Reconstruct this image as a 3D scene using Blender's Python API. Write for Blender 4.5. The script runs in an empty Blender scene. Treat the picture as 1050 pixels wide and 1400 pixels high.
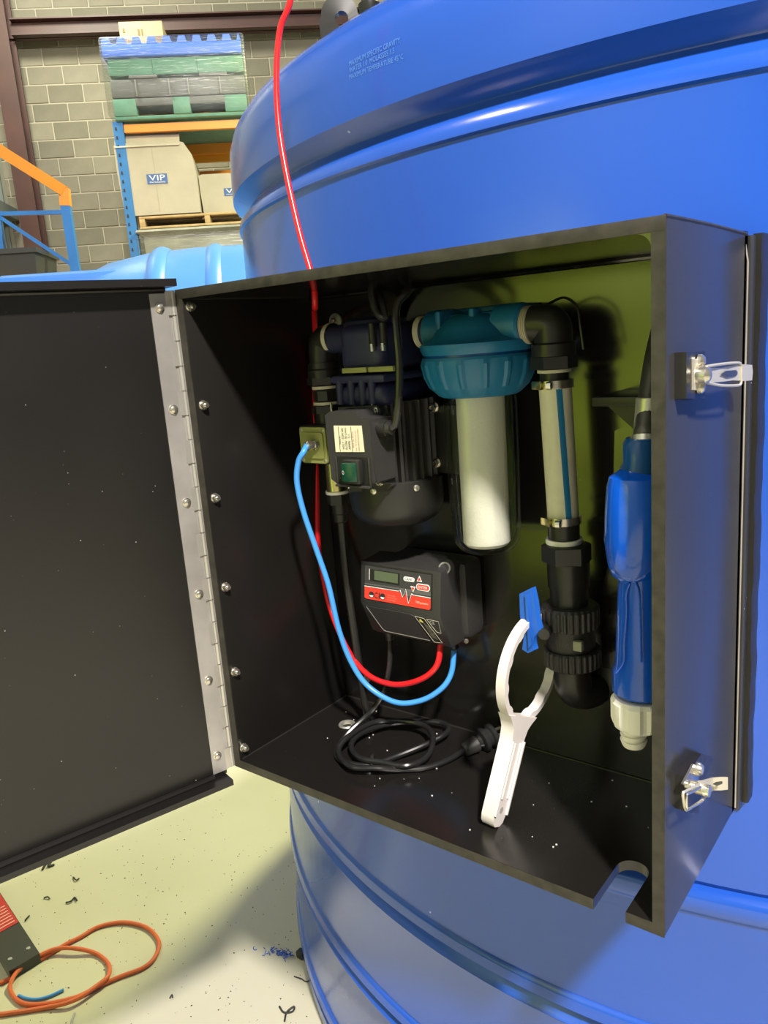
import bpy, bmesh, math, random
from mathutils import Vector as V, Matrix as M
random.seed(4)
sc = bpy.context.scene
ZO = .985                      # height of the cabinet's underside above the floor
# ---------------------------------------------------------------- camera (pose solved from the cabinet's edges)
CF = 1081.46
CAM = V((.8434, -.6648, .5906))
RX = V((0.789, 0.610, -0.075)); RF = V((-0.610, 0.762, -0.216)); RF.normalize()
RX = (RX - RF * RX.dot(RF)).normalized(); RD = RF.cross(RX).normalized()   # right, forward, down
cd = bpy.data.cameras.new('camera'); cam = bpy.data.objects.new('camera', cd); sc.collection.objects.link(cam)
cd.sensor_fit = 'VERTICAL'; cd.sensor_height = 36; cd.lens = CF / 1400 * 36; cd.clip_start = .02
cam.matrix_world = M.Translation(CAM + V((0, 0, ZO))) @ M((RX, -RD, -RF)).transposed().to_4x4()
sc.camera = cam
# ---------------------------------------------------------------- view and light
sc.view_settings.view_transform = 'Standard'; sc.view_settings.look = 'None'
sc.view_settings.gamma = 1; sc.view_settings.use_curve_mapping = False
sc.view_settings.exposure = 0.0
w = bpy.data.worlds.new('World'); sc.world = w; w.use_nodes = True
w.node_tree.nodes['Background'].inputs[0].default_value = (1, .95, .86, 1)
w.node_tree.nodes['Background'].inputs[1].default_value = .20
def lamp(name, loc, target, size, power, col):
    l = bpy.data.lights.new(name, 'AREA'); l.shape = 'DISK'; l.size = size; l.energy = power; l.color = col
    o = bpy.data.objects.new(name, l); sc.collection.objects.link(o)
    o.location = V(loc) + V((0, 0, ZO)); d = V(target) - V(loc)
    o.rotation_euler = d.to_track_quat('-Z', 'Y').to_euler(); return o
LD = V((1.21, -1, 1.77))
lamp('high_bay_or_fill_lamp', (.608 + 1.21 * 2.5, -2.5, .656 + 1.77 * 2.5), (0, 0, 0), .42, 920, (1, .93, .86))
lamp('high_bay_or_fill_lamp', (-1.2, 4.7, 4.6), (-1.5, 2.6, -1), 0.6, 520, (1, 1, .50))
lamp('high_bay_or_fill_lamp', (-6.0, 3.2, 5.2), (-8.5, 7, 1.2), .8, 210, (1, .98, .8))
lamp('high_bay_or_fill_lamp', (-2.6, -1.9, 5.2), (-.8, 1, -1), 1.1, 370, (1, .86, .76))  # added pinkish fill from overhead, lifts the dark band on the floor
U = V((.7051, .7091, 0)); W = V((-.7091, .7051, 0))      # the building's own axes: along the block wall, towards it

# ---------------------------------------------------------------- pixel rays to points on real planes
def ray(px, py): return RX * (px - 525) + RD * (py - 700) + RF * CF
def P(px, py, y): r = ray(px, py); return CAM + r * ((y - CAM.y) / r.y)
def PX(px, py, x): r = ray(px, py); return CAM + r * ((x - CAM.x) / r.x)
def PZ(px, py, z): r = ray(px, py); return CAM + r * ((z - CAM.z) / r.z)
def PW(px, py, d): r = ray(px, py); return CAM + r * (d / r.dot(W))
def RM(u, v, z): return V((CAM.x, CAM.y, 0)) + U * u + W * v + V((0, 0, z))
def RMd(d): return (d.dot(U), d.dot(W), d.z)
def ruv(p): q = p - CAM; return q.dot(U), q.dot(W), p.z
GROT = M((U, W, V((0, 0, 1)))).transposed()       # room frame rotation

# ---------------------------------------------------------------- materials
def mat(name, col, rough=.5, metal=0, spec=.5, noise=0, nscale=30, bump=0, bscale=60, coat=0, ior=None, col2=None, specks=None, trans=0):
    m = bpy.data.materials.new(name); m.use_nodes = True; nt = m.node_tree; b = nt.nodes['Principled BSDF']
    b.inputs['Base Color'].default_value = (*col, 1); b.inputs['Roughness'].default_value = rough
    b.inputs['Metallic'].default_value = metal; b.inputs['Specular IOR Level'].default_value = spec
    if coat: b.inputs['Coat Weight'].default_value = coat; b.inputs['Coat Roughness'].default_value = .08
    if ior: b.inputs['IOR'].default_value = ior
    tc = nt.nodes.new('ShaderNodeTexCoord'); out = None
    if noise or col2:
        n = nt.nodes.new('ShaderNodeTexNoise'); n.inputs['Scale'].default_value = nscale; n.inputs['Detail'].default_value = 6
        nt.links.new(tc.outputs['Object'], n.inputs['Vector'])
        r = nt.nodes.new('ShaderNodeValToRGB'); r.color_ramp.elements[0].position = .3; r.color_ramp.elements[1].position = .7
        c2 = col2 or tuple(min(1, c * (1 + noise)) for c in col); c1 = col if col2 else tuple(c * (1 - noise) for c in col)
        r.color_ramp.elements[0].color = (*c1, 1); r.color_ramp.elements[1].color = (*c2, 1)
        nt.links.new(n.outputs['Fac'], r.inputs['Fac']); out = r.outputs['Color']
    if specks:
        vcol, sscale, thr = specks
        v = nt.nodes.new('ShaderNodeTexVoronoi'); v.inputs['Scale'].default_value = sscale
        nt.links.new(tc.outputs['Object'], v.inputs['Vector'])
        sp = nt.nodes.new('ShaderNodeSeparateColor'); nt.links.new(v.outputs['Color'], sp.inputs['Color'])
        k = nt.nodes.new('ShaderNodeMath'); k.operation = 'MULTIPLY'; k.inputs[1].default_value = thr
        nt.links.new(sp.outputs['Red'], k.inputs[0])
        pw = nt.nodes.new('ShaderNodeMath'); pw.operation = 'LESS_THAN'
        k2 = nt.nodes.new('ShaderNodeMath'); k2.operation = 'SUBTRACT'; k2.inputs[1].default_value = thr * .62
        nt.links.new(k.outputs[0], k2.inputs[0]); nt.links.new(v.outputs['Distance'], pw.inputs[0]); nt.links.new(k2.outputs[0], pw.inputs[1])
        mx = nt.nodes.new('ShaderNodeMix'); mx.data_type = 'RGBA'
        nt.links.new(pw.outputs[0], mx.inputs['Factor'])
        if out: nt.links.new(out, mx.inputs[6])
        else: mx.inputs[6].default_value = (*col, 1)
        mx.inputs[7].default_value = (*vcol, 1); out = mx.outputs[2]
    if out: nt.links.new(out, b.inputs['Base Color'])
    if bump:
        n = nt.nodes.new('ShaderNodeTexNoise'); n.inputs['Scale'].default_value = bscale; n.inputs['Detail'].default_value = 4
        bp = nt.nodes.new('ShaderNodeBump'); bp.inputs['Strength'].default_value = bump; bp.inputs['Distance'].default_value = .002
        nt.links.new(tc.outputs['Object'], n.inputs['Vector']); nt.links.new(n.outputs['Fac'], bp.inputs['Height']); nt.links.new(bp.outputs['Normal'], b.inputs['Normal'])
    return m
HDL = mat('black_hdpe_scuffed', (.0105, .0095, .0085), .34, spec=.5, bump=.1, bscale=9, specks=((.3, .3, .27), 120, .13), noise=.2, nscale=5)
HD = mat('black_hdpe', (.0105, .0095, .0085), .17, spec=.85, bump=.12, bscale=7, specks=((.3, .3, .27), 120, .13), ior=1.6)
HDD = mat('black_hdpe_door', (.0085, .0075, .0072), .3, spec=.6, bump=.15, bscale=14, specks=((.35, .33, .3), 110, .22), noise=.25, nscale=4)
HDE = mat('black_hdpe_sawn_edge', (.030, .027, .020), .5, noise=.35, nscale=80)
BK = mat('black_plastic', (.016, .016, .014), .38)
BK2 = mat('black_textured_plastic', (.032, .031, .03), .42, bump=.3, bscale=900)
BKM = mat('black_fitting_plastic', (.02, .02, .018), .33)
RUB = mat('black_sealant_strip', (.02, .019, .017), .35, bump=.9, bscale=25)
CAB = mat('black_cable_sheath', (.014, .014, .014), .25)
TANK = mat('blue_polyethylene', (.016, .092, .52), .19, spec=.75, bump=.22, bscale=3.5, noise=.06, nscale=3, specks=((.4, .55, .9), 11, .075))
NAVY = mat('navy_cast_plastic', (.022, .024, .075), .45)
TEAL = mat('filter_head_blue', (.012, .16, .33), .38)
STEEL = mat('stainless_steel', (.62, .6, .55), .35, metal=.75, noise=.08, nscale=9)
LEVM = mat('bright_lever_steel', (.58, .55, .46), .36, metal=.35)
STEELB = mat('bright_zinc', (.70, .67, .58), .27, metal=.92)
HING = mat('brushed_hinge_steel', (.50, .48, .46), .42, metal=.7, noise=.2, nscale=14)
BRASS = mat('zinc_yellow_brass', (.75, .66, .30), .25, metal=1)
OLIVE = mat('olive_cover_and_reflection', (.32, .34, .10), .42)
WHT = mat('white_plastic', (.88, .85, .78), .4)
SPAN = mat('white_nylon', (.70, .655, .63), .38)
CREAM = mat('cream_thread_tape', (.62, .58, .44), .6)
HOSE = mat('cream_hose', (.70, .67, .50), .42, noise=.05, nscale=60)
STRIPE = mat('hose_blue_stripe', (.01, .16, .36), .42)
PAPER = mat('filter_cartridge_white', (.86, .80, .76), .75, bump=.3, bscale=300)
REDT = mat('red_tube', (.72, .016, .02), .22)
BLUT = mat('light_blue_tube', (.06, .30, .78), .3)
NOZ = mat('nozzle_blue', (.003, .095, .66), .16, coat=.3)
NOZD = mat('nozzle_dark_blue', (.006, .07, .26), .2)
LEV = mat('lever_blue', (.015, .11, .50), .4)
GRN = mat('rocker_dark_green', (.005, .045, .025), .2)
LABEL = mat('label_paper', (.72, .70, .48), .55)
INK = mat('ink_black', (.02, .02, .02), .6)
INKR = mat('ink_red', (.45, .06, .04), .6)
REDP = mat('panel_red', (.78, .05, .03), .4)
PANG = mat('panel_grey', (.045, .045, .045), .4)
LCD = mat('lcd_green', (.10, .13, .075), .2)
WHI = mat('print_white', (.85, .83, .78), .5)
PBLU = mat('print_pale_blue', (.11, .28, .74), .5)
ORG = mat('orange_cable', (.70, .15, .05), .42)
ORP = mat('orange_paint', (.80, .28, .03), .42, noise=.08, nscale=3)
BLP = mat('blue_paint', (.02, .17, .50), .45, noise=.1, nscale=5)
BRN = mat('brown_painted_steel', (.060, .021, .016), .5, noise=.2, nscale=3)
CONC = mat('concrete_floor', (.55, .52, .385), .42, col2=(.61, .58, .45), nscale=2.2, specks=((.20, .19, .15), 24, .11), bump=.1, bscale=30)
MORT = mat('mortar', (.38, .35, .27), .9)
BLOCKS = [mat('concrete_block', c, .9, noise=.13, nscale=4, bump=.5, bscale=40) for c in ((.205, .19, .145), (.175, .165, .125), (.23, .215, .165))]
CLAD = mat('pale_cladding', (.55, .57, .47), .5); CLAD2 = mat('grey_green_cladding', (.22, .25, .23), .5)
CARD = mat('pale_cardboard', (.44, .40, .34), .75, noise=.06, nscale=6); CARDB = mat('brown_cardboard', (.55, .42, .24), .8, noise=.08, nscale=8)
WOOD = mat('pallet_pine', (.48, .34, .18), .8, noise=.2, nscale=12)
GRP = mat('green_pallet_plastic', (.13, .31, .26), .5, noise=.12, nscale=9); GYP = mat('dark_grey_pallet_plastic', (.15, .155, .18), .5, noise=.12, nscale=9)
BLPL = mat('blue_pallet_plastic', (.09, .22, .95), .4)
LBT = mat('pale_blue_polyethylene', (.085, .26, .72), .32, noise=.05, nscale=3)
GRYW = mat('grey_wrapped_load', (.27, .27, .24), .6, noise=.2, nscale=5)
LIME = mat('lime_reflection_green', (.60, .78, .08), .4)
DKGRY = mat('dark_grey_lacquer', (.04, .042, .038), .3)
RLAB = mat('red_label', (.50, .035, .03), .4)

def clear(name, tint, gloss, rough=.04):
    m = bpy.data.materials.new(name); m.use_nodes = True; nt = m.node_tree; nt.nodes.remove(nt.nodes['Principled BSDF'])
    t = nt.nodes.new('ShaderNodeBsdfTransparent'); t.inputs[0].default_value = (*tint, 1)
    g = nt.nodes.new('ShaderNodeBsdfGlossy'); g.inputs['Roughness'].default_value = rough
    lw = nt.nodes.new('ShaderNodeLayerWeight'); lw.inputs[0].default_value = .5
    pw = nt.nodes.new('ShaderNodeMath'); pw.operation = 'POWER'; pw.inputs[1].default_value = 3.2; nt.links.new(lw.outputs['Facing'], pw.inputs[0])
    ma_ = nt.nodes.new('ShaderNodeMath'); ma_.operation = 'MULTIPLY_ADD'; ma_.inputs[1].default_value = gloss; ma_.inputs[2].default_value = .045; nt.links.new(pw.outputs[0], ma_.inputs[0])
    mx = nt.nodes.new('ShaderNodeMixShader'); nt.links.new(ma_.outputs[0], mx.inputs[0])
    nt.links.new(t.outputs[0], mx.inputs[1]); nt.links.new(g.outputs[0], mx.inputs[2])
    nt.links.new(mx.outputs[0], nt.nodes['Material Output'].inputs[0]); return m
GLASS = clear('clear_filter_bowl', (.93, .95, .92), .75)
FILM = clear('stretch_film', (.92, .93, .90), .35, .42)
def film_mat():
    nt = FILM.node_tree; n = nt.nodes.new('ShaderNodeTexNoise'); n.inputs['Scale'].default_value = 6
    mp = nt.nodes.new('ShaderNodeMapping'); mp.inputs['Scale'].default_value = (1, 1, 9); tc = nt.nodes.new('ShaderNodeTexCoord')
    nt.links.new(tc.outputs['Object'], mp.inputs[0]); nt.links.new(mp.outputs[0], n.inputs['Vector'])
    b = nt.nodes.new('ShaderNodeBump'); b.inputs['Strength'].default_value = 1; b.inputs['Distance'].default_value = .05
    nt.links.new(n.outputs['Fac'], b.inputs['Height'])
    for k in nt.nodes:
        if k.bl_idname in ('ShaderNodeBsdfGlossy', 'ShaderNodeLayerWeight'): nt.links.new(b.outputs[0], k.inputs['Normal'])
film_mat()

# ---------------------------------------------------------------- mesh helpers
def frame(d):
    d = V(d).normalized(); a = V((0, 0, 1)) if abs(d.z) < .9 else V((1, 0, 0))
    x = d.cross(a).normalized(); return x, d.cross(x).normalized(), d
def catmull(pts, n=8):
    pts = [V(p) for p in pts]; q = [pts[0] * 2 - pts[1]] + pts + [pts[-1] * 2 - pts[-2]]; out = []
    for i in range(1, len(q) - 2):
        a, b, c, d = q[i - 1:i + 3]
        for k in range(n):
            t = k / n; out.append(.5 * (2 * b + (c - a) * t + (2 * a - 5 * b + 4 * c - d) * t * t + (3 * b - a - 3 * c + d) * t ** 3))
    return out + [pts[-1]]
class MB:
    def __init__(s): s.bm = bmesh.new()
    def box(s, c, size, bev=0, rot=None, seg=2):
        r = bmesh.ops.create_cube(s.bm, size=1); vs = r['verts']
        for v in vs: v.co = V((v.co.x * size[0], v.co.y * size[1], v.co.z * size[2]))
        if bev:
            es = list({e for v in vs for e in v.link_edges})
            rr = bmesh.ops.bevel(s.bm, geom=es, offset=bev, segments=seg, affect='EDGES', profile=.5); vs = rr['verts'] if rr['verts'] else vs
            vs = list({v for f in rr['faces'] for v in f.verts})
            # all verts of the bevelled cube
            seen = set(vs); st = list(vs)
            while st:
                v = st.pop()
                for e in v.link_edges:
                    o = e.other_vert(v)
                    if o not in seen: seen.add(o); st.append(o)
            vs = list(seen)
        for v in vs: v.co = (rot @ v.co if rot else v.co) + V(c)
        return s
    def lohi(s, lo, hi, bev=0):
        lo, hi = V(lo), V(hi); return s.box((lo + hi) / 2, hi - lo, bev)
    def rings(s, rings, cap=True, close=False):
        vs = [[s.bm.verts.new(p) for p in r] for r in rings]; n = len(vs[0])
        for a, b in zip(vs, vs[1:] + ([vs[0]] if close else [])):
            for i in range(n): s.bm.faces.new((a[i], a[(i + 1) % n], b[(i + 1) % n], b[i]))
        if cap and not close: s.bm.faces.new(vs[0][::-1]); s.bm.faces.new(vs[-1])
        return s
    def lathe(s, o, ax, prof, n=32, cap=True, rf=None):
        x, y, d = frame(ax); o = V(o); R = []
        for h, r in prof: R.append([o + d * h + (x * math.cos(2 * math.pi * k / n) + y * math.sin(2 * math.pi * k / n)) * (rf(k, h, r) if rf else max(r, 1e-5)) for k in range(n)])
        return s.rings(R, cap)
    def cyl(s, a, b, r, r2=None, n=24): a, b = V(a), V(b); return s.lathe(a, b - a, [(0, r), ((b - a).length, r if r2 is None else r2)], n)
    def tube(s, pts, r, n=10, sm=8, close=False):
        pts = catmull(pts, sm) if sm else [V(p) for p in pts]; R = []; t0 = (pts[1] - pts[0]).normalized(); x, y, _ = frame(t0)
        for i, p in enumerate(pts):
            t = (pts[min(i + 1, len(pts) - 1)] - pts[max(i - 1, 0)]).normalized()
            x = (x - t * x.dot(t)).normalized(); y = t.cross(x); rr = r(i / (len(pts) - 1)) if callable(r) else r
            R.append([p + (x * math.cos(2 * math.pi * k / n) + y * math.sin(2 * math.pi * k / n)) * rr for k in range(n)])
        return s.rings(R)
    def prism(s, poly, off):
        poly = [V(p) for p in poly]; off = V(off); return s.rings([poly, [p + off for p in poly]])
    def face(s, pts): s.bm.faces.new([s.bm.verts.new(V(p)) for p in pts]); return s
def mesh_from(m, name, ma, origin, ang=35):
    me = bpy.data.meshes.new(name)
    o = V(origin)
    for v in m.bm.verts: v.co = v.co - o
    bmesh.ops.recalc_face_normals(m.bm, faces=m.bm.faces); m.bm.to_mesh(me); m.bm.free()
    for p in me.polygons: p.use_smooth = True
    me.set_sharp_from_angle(angle=math.radians(ang))
    for x in (ma if isinstance(ma, (list, tuple)) else [ma]): me.materials.append(x)
    return me
def obj(name, m, ma, parent=None, label=None, origin=None, ang=35, kind=None):
    """one mesh object; coordinates are authored with z = 0 at the cabinet's underside"""
    if parent is not None: og = V(parent['o']) if parent.get('o') is not None else V((0, 0, 0))
    else:
        if origin is None:
            vs = [v.co for v in m.bm.verts]; origin = V((sum(v.x for v in vs) / len(vs), sum(v.y for v in vs) / len(vs), min(v.z for v in vs)))
        og = V(origin)
    me = mesh_from(m, name, ma, og, ang); o = bpy.data.objects.new(name, me); sc.collection.objects.link(o)
    o['o'] = tuple(og)
    if parent is not None: o.parent = parent
    else: o.location = og + V((0, 0, ZO))
    if label: o['label'] = label
    if kind: o['kind'] = kind
    return o
def thing(name, label, cat, loc, group=None):
    o = bpy.data.objects.new(name, None); sc.collection.objects.link(o); o.empty_display_size = .05
    o.location = V(loc) + V((0, 0, ZO)); o['o'] = tuple(V(loc)); tag(o, label, cat, group); return o
def tag(o, label, cat, group=None):
    o['label'] = label; o['category'] = cat
    if group: o['group'] = group
    return o
def text(s, name, ma, parent, o, xd, yd, w=None, h=None, out=.0002, fn=None, label=None):
    """flat print: o = left baseline corner, xd / yd unit directions, w and h = size of the string's box"""
    cu = bpy.data.curves.new('t', 'FONT'); cu.body = s; cu.resolution_u = 2
    ob = bpy.data.objects.new('t', cu); sc.collection.objects.link(ob); dg = bpy.context.evaluated_depsgraph_get()
    me = bpy.data.meshes.new_from_object(ob.evaluated_get(dg)); bpy.data.objects.remove(ob)
    xs = [v.co.x for v in me.vertices]; ys = [v.co.y for v in me.vertices]; x0, x1, y0, y1 = min(xs), max(xs), min(ys), max(ys)
    xd, yd = V(xd).normalized(), V(yd).normalized(); nz = xd.cross(yd)
    sy = (h / (y1 - y0)) if h else w / (x1 - x0); sx = (w / (x1 - x0)) if w else sy
    og = V(parent['o'])
    for v in me.vertices:
        p = V(o) + xd * ((v.co.x - x0) * sx) + yd * ((v.co.y - y0) * sy) + nz * out
        if fn: p = fn(p)
        v.co = p - og
    me.materials.append(ma); me.name = name; t = bpy.data.objects.new(name, me); sc.collection.objects.link(t); t.parent = parent; t['o'] = tuple(og)
    if label: t['label'] = label
    return t
def struct(o): o['kind'] = 'structure'; return o
def arc(c, r, a0, a1, n, ax='xz'):
    out = []
    for k in range(n + 1):
        a = math.radians(a0 + (a1 - a0) * k / n); out.append((c[0] + r * math.cos(a), c[1] + r * math.sin(a)))
    return out
def rrect(x0, x1, y0, y1, r, n=4):
    p = []
    for cx, cy, a in ((x1 - r, y1 - r, 0), (x0 + r, y1 - r, 90), (x0 + r, y0 + r, 180), (x1 - r, y0 + r, 270)): p += arc((cx, cy), r, a, a + 90, n)
    return p
def bolt(m, p, d, r, h=.4, washer=True):
    p, d = V(p), V(d).normalized()
    if washer: m.cyl(p, p + d * r * .25, r * 1.25, n=16)
    m.lathe(p, d, [(0, r), (r * 1.1, r), (r * 1.3, r * .85), (r * 1.3, r * .45), (r * .9, r * .42)], 6 if h > 1 else 12); return m

# ================================================================ building
FL = -ZO
fm = MB(); c4 = [RM(-9, -7, 0), RM(9, -7, 0), RM(9, 10.6, 0), RM(-9, 10.6, 0)]
fm.rings([[p + V((0, 0, FL)) for p in c4], [p + V((0, 0, FL - .1)) for p in c4]]); struct(obj('floor', fm, CONC, origin=(0, 0, FL)))
DW = 10.5
wl = thing('wall_back', None, None, RM(0, DW, FL)); del wl['label'], wl['category']; struct(wl)
obj('mortar_face', MB().prism([RM(-6.2, DW - .017, FL), RM(8, DW - .017, FL), RM(8, DW - .017, 6.2), RM(-6.2, DW - .017, 6.2)], W * .1), MORT, wl)
# individual blocks, where the photograph shows them
bme = []
for i in range(3):
    b = MB().box((0, 0, 0), (.388, .05, .188), .006, seg=1); bme.append(mesh_from(b, 'block', BLOCKS[i], (0, 0, 0)))
hme = []
for i in range(3):
    b = MB().box((0, 0, 0), (.188, .05, .188), .006, seg=1); hme.append(mesh_from(b, 'block', BLOCKS[i], (0, 0, 0)))
row = 0; nb = 0
u0 = ruv(PW(105, 63, DW))[0]; z0 = PW(130, 63, DW).z
for row in range(-14, 6):
    zc = z0 - .1 + row * .2
    for col in range(-5, 14):
        uc = u0 + .2 + col * .4 + (.2 if row % 2 else 0)
        p = RM(uc, DW, zc); q = p - CAM; dz = q.dot(RF); px, py = 525 + CF * q.dot(RX) / dz, 700 + CF * q.dot(RD) / dz
        if px < -30 or px > 480 or py < -35 or py > 420 or (px > 350 and py > 150): continue
        o = bpy.data.objects.new('block', bme[random.choice((0, 0, 1, 2))]); sc.collection.objects.link(o); o.parent = wl
        o.location = p - V(wl['o']); o.location += W * random.uniform(-.004, .004); o.rotation_euler = (0, 0, math.atan2(U.y, U.x)); nb += 1
print('blocks', nb)
# ceiling, far out of view, closes the building
struct(obj('ceiling', MB().prism([RM(-9, -7, 6.4), RM(9, -7, 6.4), RM(9, 10.6, 6.4), RM(-9, 10.6, 6.4)], (0, 0, .05)), CLAD2, origin=RM(0, 0, 6.4)))
# left cladding wall with ribs
uw = ruv(PW(2, 60, 10.2))[0] - .28
wc = thing('wall_left', None, None, RM(uw, 6, FL)); del wc['label'], wc['category']; struct(wc)
obj('sheet', MB().prism([RM(uw - .03, -7, FL), RM(uw - .03, 10.6, FL), RM(uw - .03, 10.6, 6.2), RM(uw - .03, -7, 6.2)], U * -.05), CLAD2, wc)
for k in range(22):
    vv = 10.45 - k * .33
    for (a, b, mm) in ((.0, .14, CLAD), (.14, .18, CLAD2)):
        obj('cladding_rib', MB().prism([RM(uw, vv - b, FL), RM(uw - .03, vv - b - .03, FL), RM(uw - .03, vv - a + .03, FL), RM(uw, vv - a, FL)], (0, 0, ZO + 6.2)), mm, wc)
obj('girt', MB().prism([RM(uw, 10.4, 0), RM(uw + .1, 10.4, 0), RM(uw + .1, 3, 0), RM(uw, 3, 0)], (0, 0, .13)), CLAD2, wc).location.z += ruv(PW(20, 285, 9.6))[2]
# brown steel column and beam
cp = ruv(PW(28, 200, 10.15)); cu = cp[0]
cl = thing('steel_column', 'dark brown painted steel column in the corner between block wall and cladding', 'column', RM(cu, 10.15, FL))
for a, b, c, d in ((-.10, .10, 10.0, 10.02), (-.10, .10, 10.26, 10.28)): obj('flange', MB().prism([RM(cu + a, c, FL), RM(cu + b, c, FL), RM(cu + b, d, FL), RM(cu + a, d, FL)], (0, 0, ZO + 6.1)), BRN, cl)
obj('web', MB().prism([RM(cu - .01, 10.02, FL), RM(cu + .01, 10.02, FL), RM(cu + .01, 10.26, FL), RM(cu - .01, 10.26, FL)], (0, 0, ZO + 6.1)), BRN, cl)
zt = PW(250, 21, 10.2).z; zb_ = PW(250, 44, 10.2).z
bmx = thing('steel_beam', 'dark brown painted horizontal steel beam across the block wall', 'beam', RM(0, 10.2, zb_))
obj('web', MB().prism([RM(cu, 10.22, zb_), RM(3, 10.22, zb_), RM(3, 10.22, zt), RM(cu, 10.22, zt)], W * .02), BRN, bmx)
for zz in (zb_, zt - .015): obj('flange', MB().prism([RM(cu + .1, 10.12, zz), RM(3, 10.12, zz), RM(3, 10.32, zz), RM(cu + .1, 10.32, zz)], (0, 0, .015)), BRN, bmx)

# ================================================================ pallet racking
DR = 8.0
ru = ruv(PW(155, 250, DR))[0]
ru = ruv(PW(150, 170, DR))[0] + .07; rz1 = PW(150, 167, DR).z
rk = thing('pallet_rack', 'pallet racking with a blue perforated upright and orange beams against the block wall', 'rack', RM(ru, DR, FL))
def upright(u, v):
    m = MB()
    for s in (-.045, .035): m.prism([RM(u + s, v, FL), RM(u + s + .01, v, FL), RM(u + s + .01, v + .07, FL), RM(u + s, v + .07, FL)], (0, 0, ZO + rz1))
    m.prism([RM(u - .045, v - .004, FL), RM(u + .045, v - .004, FL), RM(u + .045, v + .004, FL), RM(u - .045, v + .004, FL)], (0, 0, ZO + rz1))
    up = obj('upright', m, BLP, rk)
    h = MB()
    k = 0
    while rz1 - .06 - k * .075 > .6:
        z = rz1 - .06 - k * .075
        for s in (-.02,): h.prism([RM(u + s - .009, v - .006, z - .014), RM(u + s + .009, v - .006, z - .014), RM(u + s + .006, v - .006, z + .014), RM(u + s - .006, v - .006, z + .014)], W * -.001)
        h.prism([RM(u + .047, v + .02, z + .02), RM(u + .047, v + .045, z + .02), RM(u + .047, v + .045, z + .045), RM(u + .047, v + .02, z + .045)], U * .001)
        k += 1
    obj('slot', h, INK, rk, kind='stuff')
upright(ru, DR); upright(ru, DR + .95); upright(ru + 2.8, DR); upright(ru + 2.8, DR + .95)
def rbeam(pya, pyb, v, ma=ORP, px=310):
    a, b = PW(px, pya, v).z, PW(px, pyb, v).z
    obj('beam', MB().prism([RM(ru + .05, v, b), RM(ru + 2.76, v, b), RM(ru + 2.76, v, a), RM(ru + .05, v, a)], W * .05), ma, rk)
rbeam(164, 175, DR); rbeam(195, 209, DR + .1 + .8); rbeam(209, 220, DR + .9 + .1, mat('amber_paint', (.75, .36, .02), .45)); rbeam(233, 238, DR + 1.02, px=300)
for k in range(2): 
    pass
# things stacked on the rack ---------------------------------------------------
def roombox(m, u0, u1, v0, v1, z0, z1, bev=.01):
    m.box(RM((u0 + u1) / 2, (v0 + v1) / 2, (z0 + z1) / 2), (u1 - u0, v1 - v0, z1 - z0), bev, GROT); return m
pu0, pu1 = ruv(PW(148, 110, DR))[0] + .02, ruv(PW(335, 110, DR))[0]
zz = [PW(245, y, DR).z for y in (163, 134, 106, 79, 53)]
pv0, pv1 = DR - .05, DR + 1.0
t = thing('plastic_pallet', 'green plastic pallet, lowest of the wrapped stack on the rack top beam', 'pallet', RM((pu0 + pu1) / 2, DR + .5, zz[0]), 'plastic pallets on the rack')
m = MB(); h = zz[1] - zz[0]; wd = pu1 - pu0
roombox(m, pu0, pu1, pv0, pv1, zz[0], zz[0] + h * .18); obj('bottom_deck', m, GRP, t)
obj('top_deck', roombox(MB(), pu0, pu1, pv0, pv1, zz[0] + h * .62, zz[1]), GYP, t, 'dark grey deck')
for a, b in ((0, .17), (.44, .57), (.83, 1)): obj('foot', roombox(MB(), pu0 + wd * a, pu0 + wd * b, pv0 - .003, pv1, zz[0] + h * .18, zz[0] + h * .99), GRP, t)
t = thing('plastic_pallet', 'dark grey plastic pallet in the middle of the wrapped stack on the rack', 'pallet', RM((pu0 + pu1) / 2, DR + .5, zz[1]), 'plastic pallets on the rack')
obj('deck', roombox(MB(), pu0, pu1, pv0, pv1, zz[1] + .005, zz[2] - .012), GYP, t)
for k in (.185, .43, .57, .81): obj('rib', roombox(MB(), pu0 + wd * k - .006, pu0 + wd * k + .006, pv0 - .014, pv0, zz[1] + .01, zz[2] - .02, .002), mat('pallet_rib_grey', (.25, .25, .26), .5), t)
for k in (.14, .66): obj('foot', roombox(MB(), pu0 + wd * k, pu0 + wd * (k + .21), pv0 - .01, pv1, zz[2] - .012, zz[2] + .018), GYP, t)
t = thing('plastic_pallet', 'green plastic pallet directly under the blue one on the rack', 'pallet', RM((pu0 + pu1) / 2, DR + .5, zz[2]), 'plastic pallets on the rack')
obj('deck', roombox(MB(), pu0, pu1, pv0 + .005, pv1, zz[2] + .018, zz[3] - .004, .012), GRP, t)
for k in (.33, .66): obj('rib', roombox(MB(), pu0 + wd * k - .004, pu0 + wd * k + .004, pv0 - .004, pv0 + .01, zz[2] + .03, zz[3] - .02, .002), GRP, t)
t = thing('plastic_pallet', 'bright blue plastic pallet with a toothed top edge crowning the stack', 'pallet', RM((pu0 + pu1) / 2, DR + .5, zz[3]), 'plastic pallets on the rack')
hb = (zz[4] - zz[3]) * .72
obj('deck', roombox(MB(), pu0 - .03, pu1, pv0 - .03, pv1, zz[3], zz[3] + hb * .95, .012), BLPL, t)
pitch = (wd + .03) / 9.3
for k in range(10):
    a = pu0 - .03 + k * pitch; b = min(a + pitch * .68, pu1)
    m = MB().prism([RM(a, pv0 - .03, zz[3] + hb * .9), RM(b, pv0 - .03, zz[3] + hb * .9), RM(b - .016, pv0 - .03, zz[4]), RM(a + .016, pv0 - .03, zz[4])], W * .05)
    obj('tooth', m, BLPL, t)
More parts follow.
